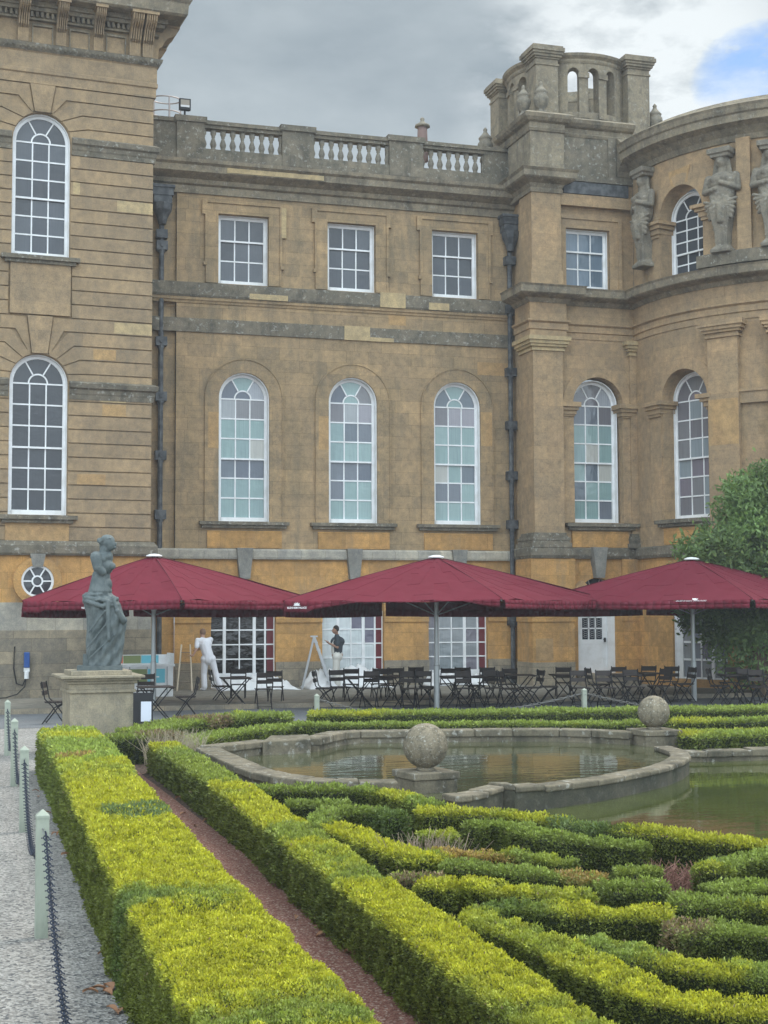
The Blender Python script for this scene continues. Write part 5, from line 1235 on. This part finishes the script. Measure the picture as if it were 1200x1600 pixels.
K_ = [(88, 1131, 82, 'single dark chair left of the statue plinth'), (290, 1121, -85, 'dark chair seen from the side, in front of the pale wooden ladder'), (226, 1110, 190, 'dark chair tucked behind the table by the notice board'),
      (345, 1101, 100, 'dark chair at the left side of the table before the dust sheet'), (372, 1098, 180, 'dark chair behind the table before the dust sheet'), (412, 1107, 185, 'dark chair facing out, left one of the pair on the dust sheet'), (430, 1103, 172, 'dark chair facing out, right one of the pair on the dust sheet'),
      (508, 1105, 75, 'dark chair leaning at the foot of the aluminium ladder'), (548, 1098, 178, 'dark chair against the white window panels by the man in dungarees'), (592, 1097, 182, 'dark chair behind the tables, below the red window strip'), (577, 1106, -20, 'dark chair pulled close to the table by the man in dungarees'),
      (606, 1100, 160, 'dark chair between the two left tables of the middle parasol'), (640, 1106, 5, 'broad backed dark chair turned away, left of the middle pole'), (648, 1094, 180, 'dark chair against the stone pier behind the middle tables'), (668, 1102, 80, 'dark chair just left of the middle parasol pole'),
      (697, 1097, 185, 'dark chair behind the middle pole by the last french window'), (722, 1095, 175, 'dark chair in front of the white window foot'), (742, 1100, 95, 'dark chair left of the angled table'), (772, 1105, 10, 'dark chair turned away in front of the last red strip'), (792, 1098, 185, 'dark chair against the pier by the drainpipe'), (800, 1106, 60, 'dark chair with its back to the drainpipe'),
      (858, 1102, 80, 'dark chair seen from the side at the left of the table by the door post'), (880, 1095, 170, 'dark chair against the orange pier left of the white door'), (908, 1105, 2, 'dark chair turned away in front of the white door'),
      (935, 1098, 95, 'dark chair right of the white door, side on'), (963, 1094, 180, 'dark chair against the pier right of the white door'), (992, 1103, 5, 'dark chair turned away, right of the door, by the table'), (1010, 1092, 180, 'dark chair behind the table beside the brown panel'), (1030, 1101, -60, 'dark chair left of the right parasol pole'),
      (532, 1103, 15, 'dark chair tucked in left of the table by the man in dungarees'), (618, 1096, 178, 'dark chair behind the table left of the middle pole'), (660, 1106, -15, 'dark chair turned away right beside the middle pole'),
      (728, 1106, 5, 'dark chair turned away below the middle of the last french window'), (760, 1095, 176, 'dark chair behind the angled table near the window foot'), (830, 1104, -80, 'dark chair side on, right of the small dark table'), (948, 1105, 0, 'dark chair turned away, half hidden by the far stone ball side of the door table'), (1045, 1093, 182, 'dark chair against the brown panel below the bow window'),
      (1140, 1095, 180, 'dark chair under the magnolia, left of the shaded table'), (1188, 1104, 0, 'dark chair turned away at the right edge of the picture'),
      (1068, 1097, -80, 'dark chair next to the right parasol pole'), (1125, 1101, 60, 'dark chair at the left of the shaded tables'), (1172, 1101, 10, 'dark chair between the two shaded tables by the magnolia')]
for i, (x, y, a, lb) in enumerate(K_):
    c = at(x, y, 0)
    if i == 0: o = chair0; o.location = (*c, .004); o.rotation_euler = (0, 0, D(a)); o['label'] = lb
    else: dup(chair0, loc=(*c, .004), rz=D(a), label=lb)
# bollards and chain
M_['sage'] = mat('sage_green_post', (.34, .37, .31), .6); g = G(M_['sage']); g.color(g.mix(g.rng(g.noise(5, 6, .65, sc=(1, 1, .4)), .35, .75), (.37, .40, .33), (.24, .27, .22)))
M_['chain'] = mat('navy_chain', (.02, .028, .048), .5)
bo = MB(); bo.box(-.045, .045, -.045, .045, -.02, .84); i = len(bo.v)
bo.v += [(-.047, -.047, .84), (.047, -.047, .84), (.047, .047, .84), (-.047, .047, .84), (-.047, -.047, .86), (.047, -.047, .86), (.047, .047, .86), (-.047, .047, .86), (0, 0, .905)]
for q in ((0, 1, 5, 4), (1, 2, 6, 5), (2, 3, 7, 6), (3, 0, 4, 7), (4, 5, 8), (5, 6, 8), (6, 7, 8), (7, 4, 8)): bo.f.append(tuple(i+k for k in q)); bo.c.append(None)
BP = [(.78, 10.9), (.96, 16.15), (1.08, 20.4), (1.2, 24.8)]
BL = ['nearest pale green post with a pyramid top on the gravel', 'second nearest pale green post on the gravel', 'third pale green post on the gravel beside the hedge', 'farthest pale green post of the gravel row, by the plinth']
b0 = bo.mk('bollard', M_['sage'], None, (*BP[0], 0)); bev(b0, .004); tag(b0, BL[0], 'bollard', 'pale green posts carrying chains')
hook = MB(); hook.tube([(0, -.045, .77), (0, -.075, .77), (0, -.075, .74)], .006, 6); hook.mk('hook', M_['steel'], b0)
for p, l in zip(BP[1:], BL[1:]): dup(b0, loc=(*p, 0), label=l)
for (x, v_, lb) in ((495, 28.6, 'short pale post behind the hedge gap, left one in front of the tables'), (913, 28.6, 'short pale post in front of the white door')):
    c = atv(x, 1100, v_); o = dup(b0, loc=(c[0], v_, -.22), label=lb); BP.append((c[0], v_))
def chain(p, q, sag, label, step=.046, r=.021):
    p = Vector(p); q = Vector(q); root_m = MB(); n = int((q-p).length/step*1.04); th = .0058
    for k in range(n):
        t = (k+.5)/n; c = p.lerp(q, t); c.z -= sag*4*t*(1-t); dz = -sag*4*(1-2*t); d = ((q-p)+Vector((0, 0, dz))).normalized()
        s = d.cross(Vector((0, 0, 1))).normalized(); u = s.cross(d); a_ = s if k % 2 else u; pts = []
        a_ = (a_+(u if k % 2 else s)*.25).normalized()
        for j in range(9):
            g_ = 2*PI*j/8; pts.append(c+d*math.cos(g_)*step*.72+a_*math.sin(g_)*r)
        root_m.tube(pts, th, 4, cap=False)
        root_m.tube([c-a_*r*1.7+d*.01, c-a_*r*.8], th*.9, 4, r2=.002); root_m.tube([c+a_*r*1.7+d*.01, c+a_*r*.8], th*.9, 4, r2=.002)
    o = root_m.mk('chain', M_['chain']); tag(o, label, 'chain', 'dark chains slung between the posts'); return o
CL = ['dark blue chain hanging from the nearest post towards the viewer', 'dark blue chain between the nearest and the second post', 'dark chain between the second and the third gravel post', 'dark chain between the third and the farthest gravel post']
chain((.80, 10.83, .74), (.60, 4.5, .74), .62, CL[0])
chain((.96, 16.08, .74), (.79, 10.97, .74), .5, CL[1]); chain((1.08, 20.33, .74), (.96, 16.2, .74), .45, CL[2], .06); chain((1.2, 24.75, .74), (1.08, 20.45, .74), .45, CL[3], .07)
M_['rope'] = mat('grey_chain', (.16, .16, .15), .6)
for (a, b, lb) in (((BP[5][0], 28.6), (BP[5][0]-3.2, 29.4), 'grey chain falling to the left from the post in front of the door'), ((BP[5][0], 28.6), (BP[5][0]+3.2, 28.2), 'grey chain falling to the right from the post in front of the door'), ((BP[4][0], 28.6), (BP[4][0]+2.6, 28.4), 'grey chain falling from the short post by the ladder')):
    c = chain((*a, .58), (*b, .12), .1, lb, .08); c.data.materials[0] = M_['rope']
# statue and its plinth
sx_, sy_ = atv(153, 1000, 25.0)[:2]
pr = empty('statue_plinth', (sx_, sy_, 0), math.radians(2)); tag(pr, 'square buff stone plinth with a moulded cap under the grey statue', 'plinth')
M_['plinth2'] = stone('buff_plinth', (.34, .30, .225), (.28, .25, .19), (.16, .15, .12), .6, block=None, lichen=.15)
pr.scale = (.93, .93, 1.)
m = MB(); m.box(-.55, .55, -.55, .55, 0, 1.02); m.mk('die', M_['plinth2'], pr)
m = MB()
for e, a, b in ((.04, 1.0, 1.05), (.02, 1.05, 1.15), (.06, 1.15, 1.2), (.12, 1.2, 1.24), (.18, 1.24, 1.28)): m.box(-.55-e, .55+e, -.55-e, .55+e, a, b+.001)
m.box(-.53, .53, -.53, .53, 1.28, 1.355); bev(m.mk('cap', M_['plinth2'], pr), .008)
m = MB(); m.box(-.57, .57, -.57, .57, 0, .12); m.mk('footing', S['plinth'], pr)
M_['statue'] = mat('blue_grey_cast_stone', (.12, .14, .15), .6, spec=.3); g = G(M_['statue']); g.color(g.mix(g.rng(g.noise(7, 6, .65), .3, .7), (.075, .095, .098), (.135, .158, .158))); 
st = empty('statue', (sx_+.11, sy_, 1.357), math.radians(-7)); tag(st, 'blue grey classical statue of a draped standing woman on the buff plinth', 'statue')
fg = MB()
def X_(p): return (p-300)/634
def Z_(p): return (1480-p)/634+.06
E3 = lambda x, y, z, a, b, c, rot=None: fg.ell((X_(x), y, Z_(z)), (a, b, c), 20, 14, rot)
CP = lambda a, b, r1, r2: fg.caps((X_(a[0]), a[1], Z_(a[2])), (X_(b[0]), b[1], Z_(b[2])), r1, r2, 14)
E3(335, -.02, 168, .105, .10, .125); E3(352, -.03, 195, .085, .085, .11); E3(320, 0, 140, .115, .11, .085); [fg.caps((X_(345-22*k), -.105+.004*k*k, Z_(128+6*k)), (X_(255-5*k), -.03, Z_(150+7*k)), .018, .014) for k in range(5)]; E3(243, .02, 150, .055, .06, .05); E3(270, .02, 175, .06, .07, .06); CP((255, .02, 185), (245, .03, 230), .025, .015)
CP((275, .01, 295), (312, -.01, 215), .085, .07); E3(408, -.06, 190, .018, .02, .03); E3(398, -.05, 225, .03, .035, .022)
E3(262, .02, 350, .17, .20, .12); E3(300, -.0, 330, .12, .17, .09); E3(270, .0, 430, .155, .16, .18); E3(310, -.01, 420, .12, .15, .16); E3(258, 0, 540, .155, .14, .16)
E3(372, -.10, 425, .062, .065, .062); E3(350, .09, 425, .06, .065, .06); E3(345, 0, 330, .06, .12, .1)
CP((205, -.13, 330), (225, -.17, 440), .10, .085); CP((225, -.17, 440), (280, -.18, 490), .08, .06)
CP((300, .19, 320), (345, .22, 400), .07, .06)
CP((252, 0, 560), (250, 0, 690), .155, .2); E3(300, -.02, 620, .12, .12, .14); E3(345, -.03, 610, .03, .04, .03)
nr = 40; rows = [(700, 92, 350, .16), (730, 62, 395, .2), (760, 60, 440, .235), (800, 72, 448, .24), (850, 88, 465, .235), (900, 100, 482, .235), (950, 113, 502, .24), (1000, 118, 518, .245), (1040, 119, 526, .245), (1130, 114, 515, .24), (1250, 104, 505, .24), (1370, 110, 492, .24), (1440, 120, 480, .245), (1478, 105, 470, .25)]
ys = np.linspace(700, 1478, 70); base_i = len(fg.v)
for y in ys:
    l = np.interp(y, [r[0] for r in rows], [r[1] for r in rows]); r_ = np.interp(y, [r[0] for r in rows], [r[2] for r in rows]); d_ = np.interp(y, [r[0] for r in rows], [r[3] for r in rows])
    cx = (l+r_)/2; rx = (r_-l)/2/634; tt = (y-700)/778
    for k in range(nr*3):
        a = 2*PI*k/(nr*3); xx = math.cos(a)
        fold = .024*math.sin(6*a+tt*5)*min(1, tt*3)+.012*math.sin(15*a+tt*8+1)+.018*math.sin((tt*26+xx*9))*(1 if math.sin(a) < 0 else .3)
        if tt < .2: fold += .03*math.sin(tt*75+xx*1.5)
        q = 1+fold/ .25
        fg.v.append((X_(cx)+rx*math.cos(a)*(1+fold*.6/.25*.35), d_*math.sin(a)*q, Z_(y)))
for j in range(69):
    for k in range(nr*3): fg.f.append((base_i+j*nr*3+k, base_i+(j+1)*nr*3+k, base_i+(j+1)*nr*3+(k+1) % (nr*3), base_i+j*nr*3+(k+1) % (nr*3))); fg.c.append(None)
fg.f += [tuple(base_i+k for k in range(nr*3)), tuple(base_i+69*nr*3+k for k in range(nr*3))[::-1]]; fg.c += [None]*2
CP((110, -.2, 800), (280, -.26, 850), .035, .04); CP((280, -.25, 850), (425, -.16, 770), .04, .035); CP((100, -.18, 760), (300, -.24, 790), .035, .035); CP((330, -.24, 800), (345, -.29, 1200), .04, .03); CP((385, -.2, 760), (430, -.22, 900), .035, .03); CP((430, -.22, 900), (500, -.15, 1000), .045, .06)
CP((300, -.27, 900), (140, -.2, 1120), .016, .012); CP((330, -.28, 1020), (120, -.2, 1290), .016, .012); CP((400, -.26, 1150), (140, -.22, 1400), .016, .012)
o = fg.mk('figure', M_['statue'], st); remesh(o, .009, 1)
m = MB(); m.box(-.44, .3, -.3, .3, 0, .07); m.box(-.35, -.22, -.1, .15, .07, .26); m.mk('base', M_['statue'], st)
# notice board
c = atv(222, 1100, 27.6); nb = empty('notice_board', (c[0], c[1], 0), math.radians(-8)); tag(nb, 'black folding notice board with a white sheet beside the plinth', 'notice board')
for s in (-1, 1):
    m = MB(); i = len(m.v); m.box(-.2, .2, -.012, .012, 0, .82); m.apply(lambda x, y, z: (x, y+s*(.2-z*.22), z), i); p_ = m.mk('panel', M_['black'], nb)
    if s == -1: m = MB(); m.box(-.02, .17, -.017, -.013, .3, .66); m.apply(lambda x, y, z: (x, y+s*(.2-z*.22), z)); m.mk('paper', mat('paper', (.62, .66, .74), .7), nb)
m = MB(); m.box(-.33, -.2, -.1, .1, 0, .62); m.mk('side_box', M_['black'], nb)
# recycling unit
Yb = 38.6; c = atv(228, 1000, Yb); rb = empty('recycling_station', (c[0], Yb, .12), math.radians(2)); tag(rb, 'white recycling station with orange, green and blue panels by the corner', 'recycling bin')
m = MB(); m.box(-.72, .72, 0, .6, 0, .78); m.box(-.76, .76, -.04, .6, .78, .84); m.box(-.72, .72, .5, .58, .84, 1.08); m.box(.66, .74, .0, .58, .84, 1.12); m.mk('cabinet', M_['white'], rb)
for x0, x1, nm, col in ((-.70, -.52, 'orange', (.62, .13, .05)), (-.5, -.05, 'green', (.20, .24, .10)), (-.03, .42, 'blue', (.15, .48, .58))):
    mt = mat(nm+'_panel', col, .5)
    m = MB(); m.box(x0, x1, .48, .5, .86, 1.06); m.mk('sign_panel', mt, rb)
    m = MB(); m.box(x0+.06, x1+.08, -.02, .0, .36, .72); o = m.mk('door_panel', mt, rb)
    m = MB(); m.box(x0+.2, x1-.07, -.024, -.02, .5, .53) if x1-x0 > .3 else m.box(x0+.09, x1+.04, -.024, -.02, .5, .52); m.mk('label_stripe', M_['ink'], o)
for x in (-.42, .04, .56): m = MB(); m.box(x-.01, x+.01, -.022, 0, .02, .78); m.mk('door_gap', M_['steel'], rb)
m = MB(); m.box(.13, .18, -.03, -.02, .46, .6); m.mk('lock', M_['black'], rb)
# socket and cable on the pavilion wall
def pvw(s, y, z): return (PO[0]+s*math.cos(PA)-y*math.sin(PA), PO[1]+s*math.sin(PA)+y*math.cos(PA), z)
so = empty('power_socket', pvw(-3.25, -.03, 1.0), PA); tag(so, 'blue and white outdoor power socket on the grey wall left of the statue', 'socket')
m = MB(); m.box(-.07, .07, -.12, 0, -.1, .3); bev(m.mk('cover', mat('blue_plastic', (.03, .09, .30), .4), so), .02)
m = MB(); m.box(-.07, .07, -.1, 0, -.2, -.1); m.lathe([(.06, -.38), (.06, -.2), (.05, -.18)], 10, 0, -.06); m.mk('plug', M_['white'], so)
m = MB(); m.tube([pvw(*p) for p in ((-3.55, -.05, 1.45), (-3.57, -.05, .9), (-3.5, -.06, .5), (-3.35, -.07, .45), (-3.27, -.08, .62))], .018, 6)
m.tube([pvw(*p) for p in ((-3.27, -.09, .6), (-3.3, -.15, .42), (-3.5, -.25, .24), (-3.8, -.35, .16), (-4.3, -.45, .15))], .015, 6); o = m.mk('cable', M_['black']); tag(o, 'black cable looping down from the blue socket', 'cable')
# roof items
fl = empty('floodlight', (6.86, YW+.15, 16.79)); tag(fl, 'black square floodlight on the left end of the balustrade', 'floodlight')
m = MB(); m.tube([(0, 0, 0), (0, 0, .25)], .03, 8); m.box(-.12, .12, -.02, .02, .2, .25); m.mk('bracket', M_['black'], fl)
m = MB(); m.box(-.17, .17, -.06, .06, .22, .56); bev(m.mk('housing', M_['black'], fl), .01)
m = MB(); m.box(-.13, .13, -.065, -.061, .36, .52); m.mk('lens', mat('lamp_lens', (.35, .3, .24), .3), fl); m = MB(); m.box(-.13, .13, -.066, -.061, .3, .36); m.mk('reflector', M_['white'], fl)
lr = empty('ladder_cage', (*atv(260, 100, 44.2)[:2], 16.95)); tag(lr, 'pale thin metal safety hoops of a roof ladder beside the tall corner block', 'ladder')
M_['pinkrail'] = mat('faded_rail', (.42, .36, .34), .5, .3)
m = MB()
for z in (1.05, .62): m.tube([(-.45*math.cos(t)*1.0, .35*math.sin(t), z) for t in np.linspace(-PI/2, 1.5*PI, 20)], .02, 6)
m.mk('hoop', M_['pinkrail'], lr)
for a in (0, 1.2, 2.4, 3.6, 4.8): m = MB(); m.tube([(.45*math.cos(a), .35*math.sin(a), .1), (.45*math.cos(a), .35*math.sin(a), 1.05)], .018, 6); m.mk('upright', M_['pinkrail'], lr)
c = atv(660, 215, YW+3); rp = empty('chimney_pot', (c[0], c[1], c[2]-.8)); tag(rp, 'small reddish pot with a knob standing behind the balustrade', 'chimney pot')
m = MB(); m.lathe([(.2, 0), (.17, .95), (.16, 1.15)], 10); m.mk('pot', mat('pinkish_terracotta', (.25, .17, .15), .8), rp, smooth=True)
m = MB(); m.lathe([(.26, 1.15), (.24, 1.22), (.1, 1.3), (.06, 1.36), (.08, 1.42), (.02, 1.48)], 10); m.mk('cap', S['carved'], rp, smooth=True)
# steps to the door
m = MB(); m.box(18.2, 20.0, YB-1.0, YB-.02, .12, .28); m.box(18.35, 19.85, YB-.6, YB-.02, .28, .45); o = m.mk('doorstep', S['plinth']); bev(o, .01); tag(o, 'two worn stone steps below the white door', 'steps')
# ladders
M_['alu'] = mat('aluminium', (.55, .56, .58), .35, .8); M_['wood'] = mat('pale_wood', (.62, .53, .40), .7)
c = atv(495, 1077, 40.9)[:2]; sl = empty('step_ladder', (*c, .12), math.radians(-12)); tag(sl, 'aluminium stepladder standing open left of the man in dungarees', 'ladder')
for y in (-.22, .22):
    m = MB(); m.bar((-.08, y*.75, 1.48), (.42, y, 0), .03, .07); m.mk('rail', M_['alu'], sl); m = MB(); m.bar((-.08, y*.75, 1.48), (-.42, y, 0), .03, .04); m.mk('rail', M_['alu'], sl)
for k in range(6): z = .22+.22*k; t = 1-z/1.48; x = -.08+.5*t; m = MB(); m.box(x-.05, x+.05, -.2, .2, z-.015, z+.015); m.mk('tread', M_['alu'], sl)
m = MB(); m.box(-.18, .02, -.18, .18, 1.47, 1.51); m.mk('platform', M_['alu'], sl)
c = atv(291, 1077, 41.1)[:2]; wl = empty('wooden_ladder', (*c, .12), math.radians(-10)); tag(wl, 'short pale wooden ladder propped by the wall next to the painter in white', 'ladder')
m = MB(); m.bar((-.25, -.1, 0), (-.14, .35, 1.28), .035, .05); m.mk('rail', M_['wood'], wl); m = MB(); m.bar((.16, -.1, 0), (.1, .35, 1.28), .035, .05); m.mk('rail', M_['wood'], wl)
for k in range(4): z = .25+.27*k; q = z/1.28; m = MB(); m.tube([(-.25+.11*q, -.1+.45*q, z), (.16-.06*q, -.1+.45*q, z)], .012, 6); m.mk('rung', mat('dark_rung', (.2, .16, .12), .8) if k == 0 else bpy.data.materials['dark_rung'], wl)
# dust sheets
M_['cloth'] = mat('white_cotton', (.70, .70, .70), .9)
def sheet_heap(x0, x1, v0, v1, h, label, seed):
    nx, ny = 46, 14; m = MB(); V = []
    for j in range(ny+1):
        for i in range(nx+1):
            a, b = i/nx, j/ny; x = x0+(x1-x0)*a; y = v0+(v1-v0)*b+.12*math.sin(a*9+seed)*(1-b)
            e = min(1, a*6)*min(1, (1-a)*6)*min(1, b*3+.05)
            z = .125+h*e*(.35+.5*abs(mnoise.noise(Vector((x*2.2, y*2.4, seed))))+.35*abs(mnoise.noise(Vector((x*6, y*5, seed)))))
            m.v.append((x, y, z))
    for j in range(ny):
        for i in range(nx): m.f.append((j*(nx+1)+i, j*(nx+1)+i+1, (j+1)*(nx+1)+i+1, (j+1)*(nx+1)+i)); m.c.append(None)
    o = m.mk('dust_sheet', M_['cloth'], smooth=True); s_ = o.modifiers.new('s', 'SOLIDIFY'); s_.thickness = .01; tag(o, label, 'dust sheet', 'white dust sheets laid by the painters'); return o
a, b = atv(338, 1070, 41.2), atv(462, 1070, 41.2); sheet_heap(a[0], b[0], 40.6, 41.9, .5, 'crumpled white dust sheet on the paving behind the painter in white', 1.)
a, b = atv(478, 1070, 41.2), atv(612, 1070, 41.2); sheet_heap(a[0], b[0], 40.7, 41.9, .85, 'white dust sheet spread under the stepladder and man in dungarees', 4.)
a, b = atv(672, 1070, 41.2), atv(762, 1070, 41.2); sheet_heap(a[0], b[0], 41.1, 41.9, .6, 'white dust sheet along the foot of the last french window', 9.)
# people
M_['skin'] = mat('skin', (.42, .25, .18), .6); M_['skin2'] = mat('tanned_skin', (.33, .19, .13), .6); M_['whites'] = mat('white_overalls', (.72, .72, .76), .85); M_['char'] = mat('charcoal_cotton', (.045, .055, .065), .85); M_['hair'] = mat('dark_hair', (.02, .015, .013), .7); M_['ginger'] = mat('light_hair', (.20, .12, .08), .8)
def hand(m, w_, d, side, curl=.5):
    w_ = Vector(w_); d = Vector(d).normalized(); s = d.cross(Vector((0, 0, 1)));
    if s.length < .1: s = Vector((1, 0, 0))
    s.normalize(); n = s.cross(d); m.ell(w_+d*.045, (.022, .04, .045), 8, 6)
    for k, L_ in enumerate((.062, .072, .066, .052)):
        b = w_+d*.085+s*(.03-.02*k); e = b+d*L_*.55-n*L_*.2*curl; f_ = e+d*L_*.4-n*L_*.55*curl; m.tube([b, e, f_], .0095, 6, r2=.0075)
    b = w_+d*.03+s*.035*side; m.tube([b, b+d*.03+s*.025*side, b+d*.06+s*.02*side], .011, 6, r2=.008)
def person(loc, rz, label, J, mats, hairc, name='person'):
    root = empty(name, loc, rz); tag(root, label, 'person')
    b = MB(); V = {k: Vector(v) for k, v in J.items()}
    b.caps(V['pel'], V['chest'], .135, .15); b.ell(V['chest'], (.19, .11, .15), 12, 8); b.ell(V['pel'], (.165, .12, .13), 12, 8); b.caps(V['chest'], V['neck'], .1, .055); b.caps(V['neck'], V['head'], .052, .055)
    hd = V['head']; fd = V['face'].normalized(); b.ell(hd, (.078, .092, .115), 14, 10); b.ell(hd+fd*.03-Vector((0, 0, .05)), (.055, .06, .065), 10, 8)
    b.ell(hd+fd*.105-Vector((0, 0, .015)), (.013, .016, .022), 6, 5); b.ell(hd+fd*.085-Vector((0, 0, .055)), (.025, .02, .008), 6, 4)
    sd = fd.cross(Vector((0, 0, 1))).normalized()
    for s in (-1, 1): b.ell(hd+sd*.078*s, (.015, .022, .032), 6, 5)
    for s, q in (('l', 1), ('r', -1)):
        b.caps(V['sh'+s], V['el'+s], .05, .04, 8); b.caps(V['el'+s], V['wr'+s], .04, .026, 8); b.ell(V['sh'+s], (.06, .06, .06), 8, 6); hand(b, V['wr'+s], V['hd'+s], q)
        b.caps(V['hip'+s], V['kn'+s], .085, .058, 10); b.caps(V['kn'+s], V['an'+s], .056, .038, 10)
    o = b.mk('body', mats['skin'], root); remesh(o, .0125, 1)
    for s in (-1, 1):
        e = MB(); e.ell(hd+fd*.088+sd*.032*s+Vector((0, 0, .012)), (.011, .011, .008), 6, 5); e.mk('eye', M_['hair'], root)
    h = MB(); h.ell(hd-fd*.018+Vector((0, 0, .03)), (.088, .096, .105), 14, 10); o = h.mk('hair', hairc, root, smooth=True)
    t = MB(); t.caps(V['pel']+Vector((0, 0, .05)), V['chest'], .15, .165); t.ell(V['chest'], (.21, .13, .16), 12, 8); t.caps(V['chest'], V['neck']-Vector((0, 0, .03)), .13, .07)
    for s in 'lr': t.caps(V['sh'+s], V['sh'+s].lerp(V['el'+s], .7), .078, .068, 8); t.caps(V['chest']+Vector((0, 0, .06)), V['sh'+s], .1, .075, 8)
    o = t.mk('t_shirt', mats['top'], root); remesh(o, .013, 1)
    p = MB(); p.caps(V['pel']-Vector((0, 0, .05)), V['pel']+Vector((0, 0, .08)), .155, .15)
    for s in 'lr': p.caps(V['hip'+s], V['kn'+s], .108, .088, 10); p.caps(V['kn'+s], V['an'+s]+Vector((0, 0, .03)), .088, .085, 10); p.ell(V['hip'+s], (.12, .13, .13), 10, 8)
    if mats.get('bib'):
        p.caps(V['pel']+fd*.06+Vector((0, 0, .1)), V['chest']+fd*.09, .12, .1); 
    o = p.mk('trousers', mats['leg'], root); remesh(o, .015, 1)
    if mats.get('bib'):
        for s in (-1, 1): k = MB(); k.bar(V['chest']+fd*.15+sd*.08*s, V['neck']+sd*.08*s-Vector((0, 0, .02)), .035, .012); k.bar(V['neck']+sd*.08*s-Vector((0, 0, .02)), V['chest']-fd*.15-sd*.02*s, .035, .012); k.mk('strap', mats['leg'], root)
    for s in 'lr':
        k = MB(); a = V['an'+s]; k.ell(a+V['toe']*.07-Vector((0, 0, .04)), (.05+.09*abs(V['toe'].x), .05+.09*abs(V['toe'].y), .045), 10, 6); k.mk('shoe', M_['whites'], root, smooth=True)
    return root
c = atv(325, 1077, 41.0)[:2]   # painter in white, seen from behind, leaning to the left and holding the ladder rail
person((c[0], c[1], .12), -TH*.8, 'painter all in white seen from behind, leaning to hold the wooden ladder', dict(pel=(0, 0, .92), chest=(-.1, .06, 1.3), neck=(-.16, .1, 1.48), head=(-.17, .17, 1.6), face=(-.5, .85, -.2), shl=(-.3, .05, 1.4), ell=(-.33, -.03, 1.15), wrl=(-.42, -.06, .98), hdl=(-.8, .1, .1), shr=(.06, .1, 1.42), elr=(-.02, .32, 1.2), wrr=(-.36, .3, 1.12), hdr=(-1, 0, 0), hipl=(-.09, 0, .88), knl=(-.12, .05, .48), anl=(-.1, 0, .09), hipr=(.1, 0, .88), knr=(.2, .02, .5), anr=(.34, -.06, .1), toe=(-.5, .8, 0)),
       dict(skin=M_['skin'], top=M_['whites'], leg=M_['whites']), M_['ginger'])
c = atv(526, 1077, 41.0)[:2]
person((c[0], c[1], .12), -TH*.8, 'bearded man in dark t-shirt and white dungarees, hands raised, facing left', dict(pel=(.02, 0, .95), chest=(.03, 0, 1.33), neck=(.01, 0, 1.53), head=(-.03, -.01, 1.67), face=(-1, -.1, -.05), shl=(.02, -.2, 1.45), ell=(.02, -.24, 1.17), wrl=(-.2, -.12, 1.28), hdl=(-.7, .1, .55), shr=(.03, .2, 1.45), elr=(-.02, .25, 1.18), wrr=(-.24, .1, 1.3), hdr=(-.7, 0, .6), hipl=(.0, -.1, .9), knl=(-.03, -.11, .5), anl=(.03, -.12, .09), hipr=(.02, .1, .9), knr=(.0, .1, .5), anr=(.1, .12, .09), toe=(-1, 0, 0)),
       dict(skin=M_['skin2'], top=M_['char'], leg=mat('cream_dungarees', (.62, .60, .55), .85), bib=True), M_['hair'])

# ---------------------------------------------------------------- veil of lens glare put in as thin haze
hm = bpy.data.materials.new('glare_haze'); hm.use_nodes = True; t_ = hm.node_tree; t_.nodes.clear()
pv_ = t_.nodes.new('ShaderNodeVolumePrincipled'); pv_.inputs['Color'].default_value = (.86, .93, 1, 1); pv_.inputs['Density'].default_value = .0011; pv_.inputs['Anisotropy'].default_value = .1
ou_ = t_.nodes.new('ShaderNodeOutputMaterial'); t_.links.new(pv_.outputs[0], ou_.inputs['Volume'])
m = MB(); m.box(-310, 310, -160, 410, -1.5, 22.5); hz = m.mk('glare_haze', hm); tag(hz, kind='stuff')
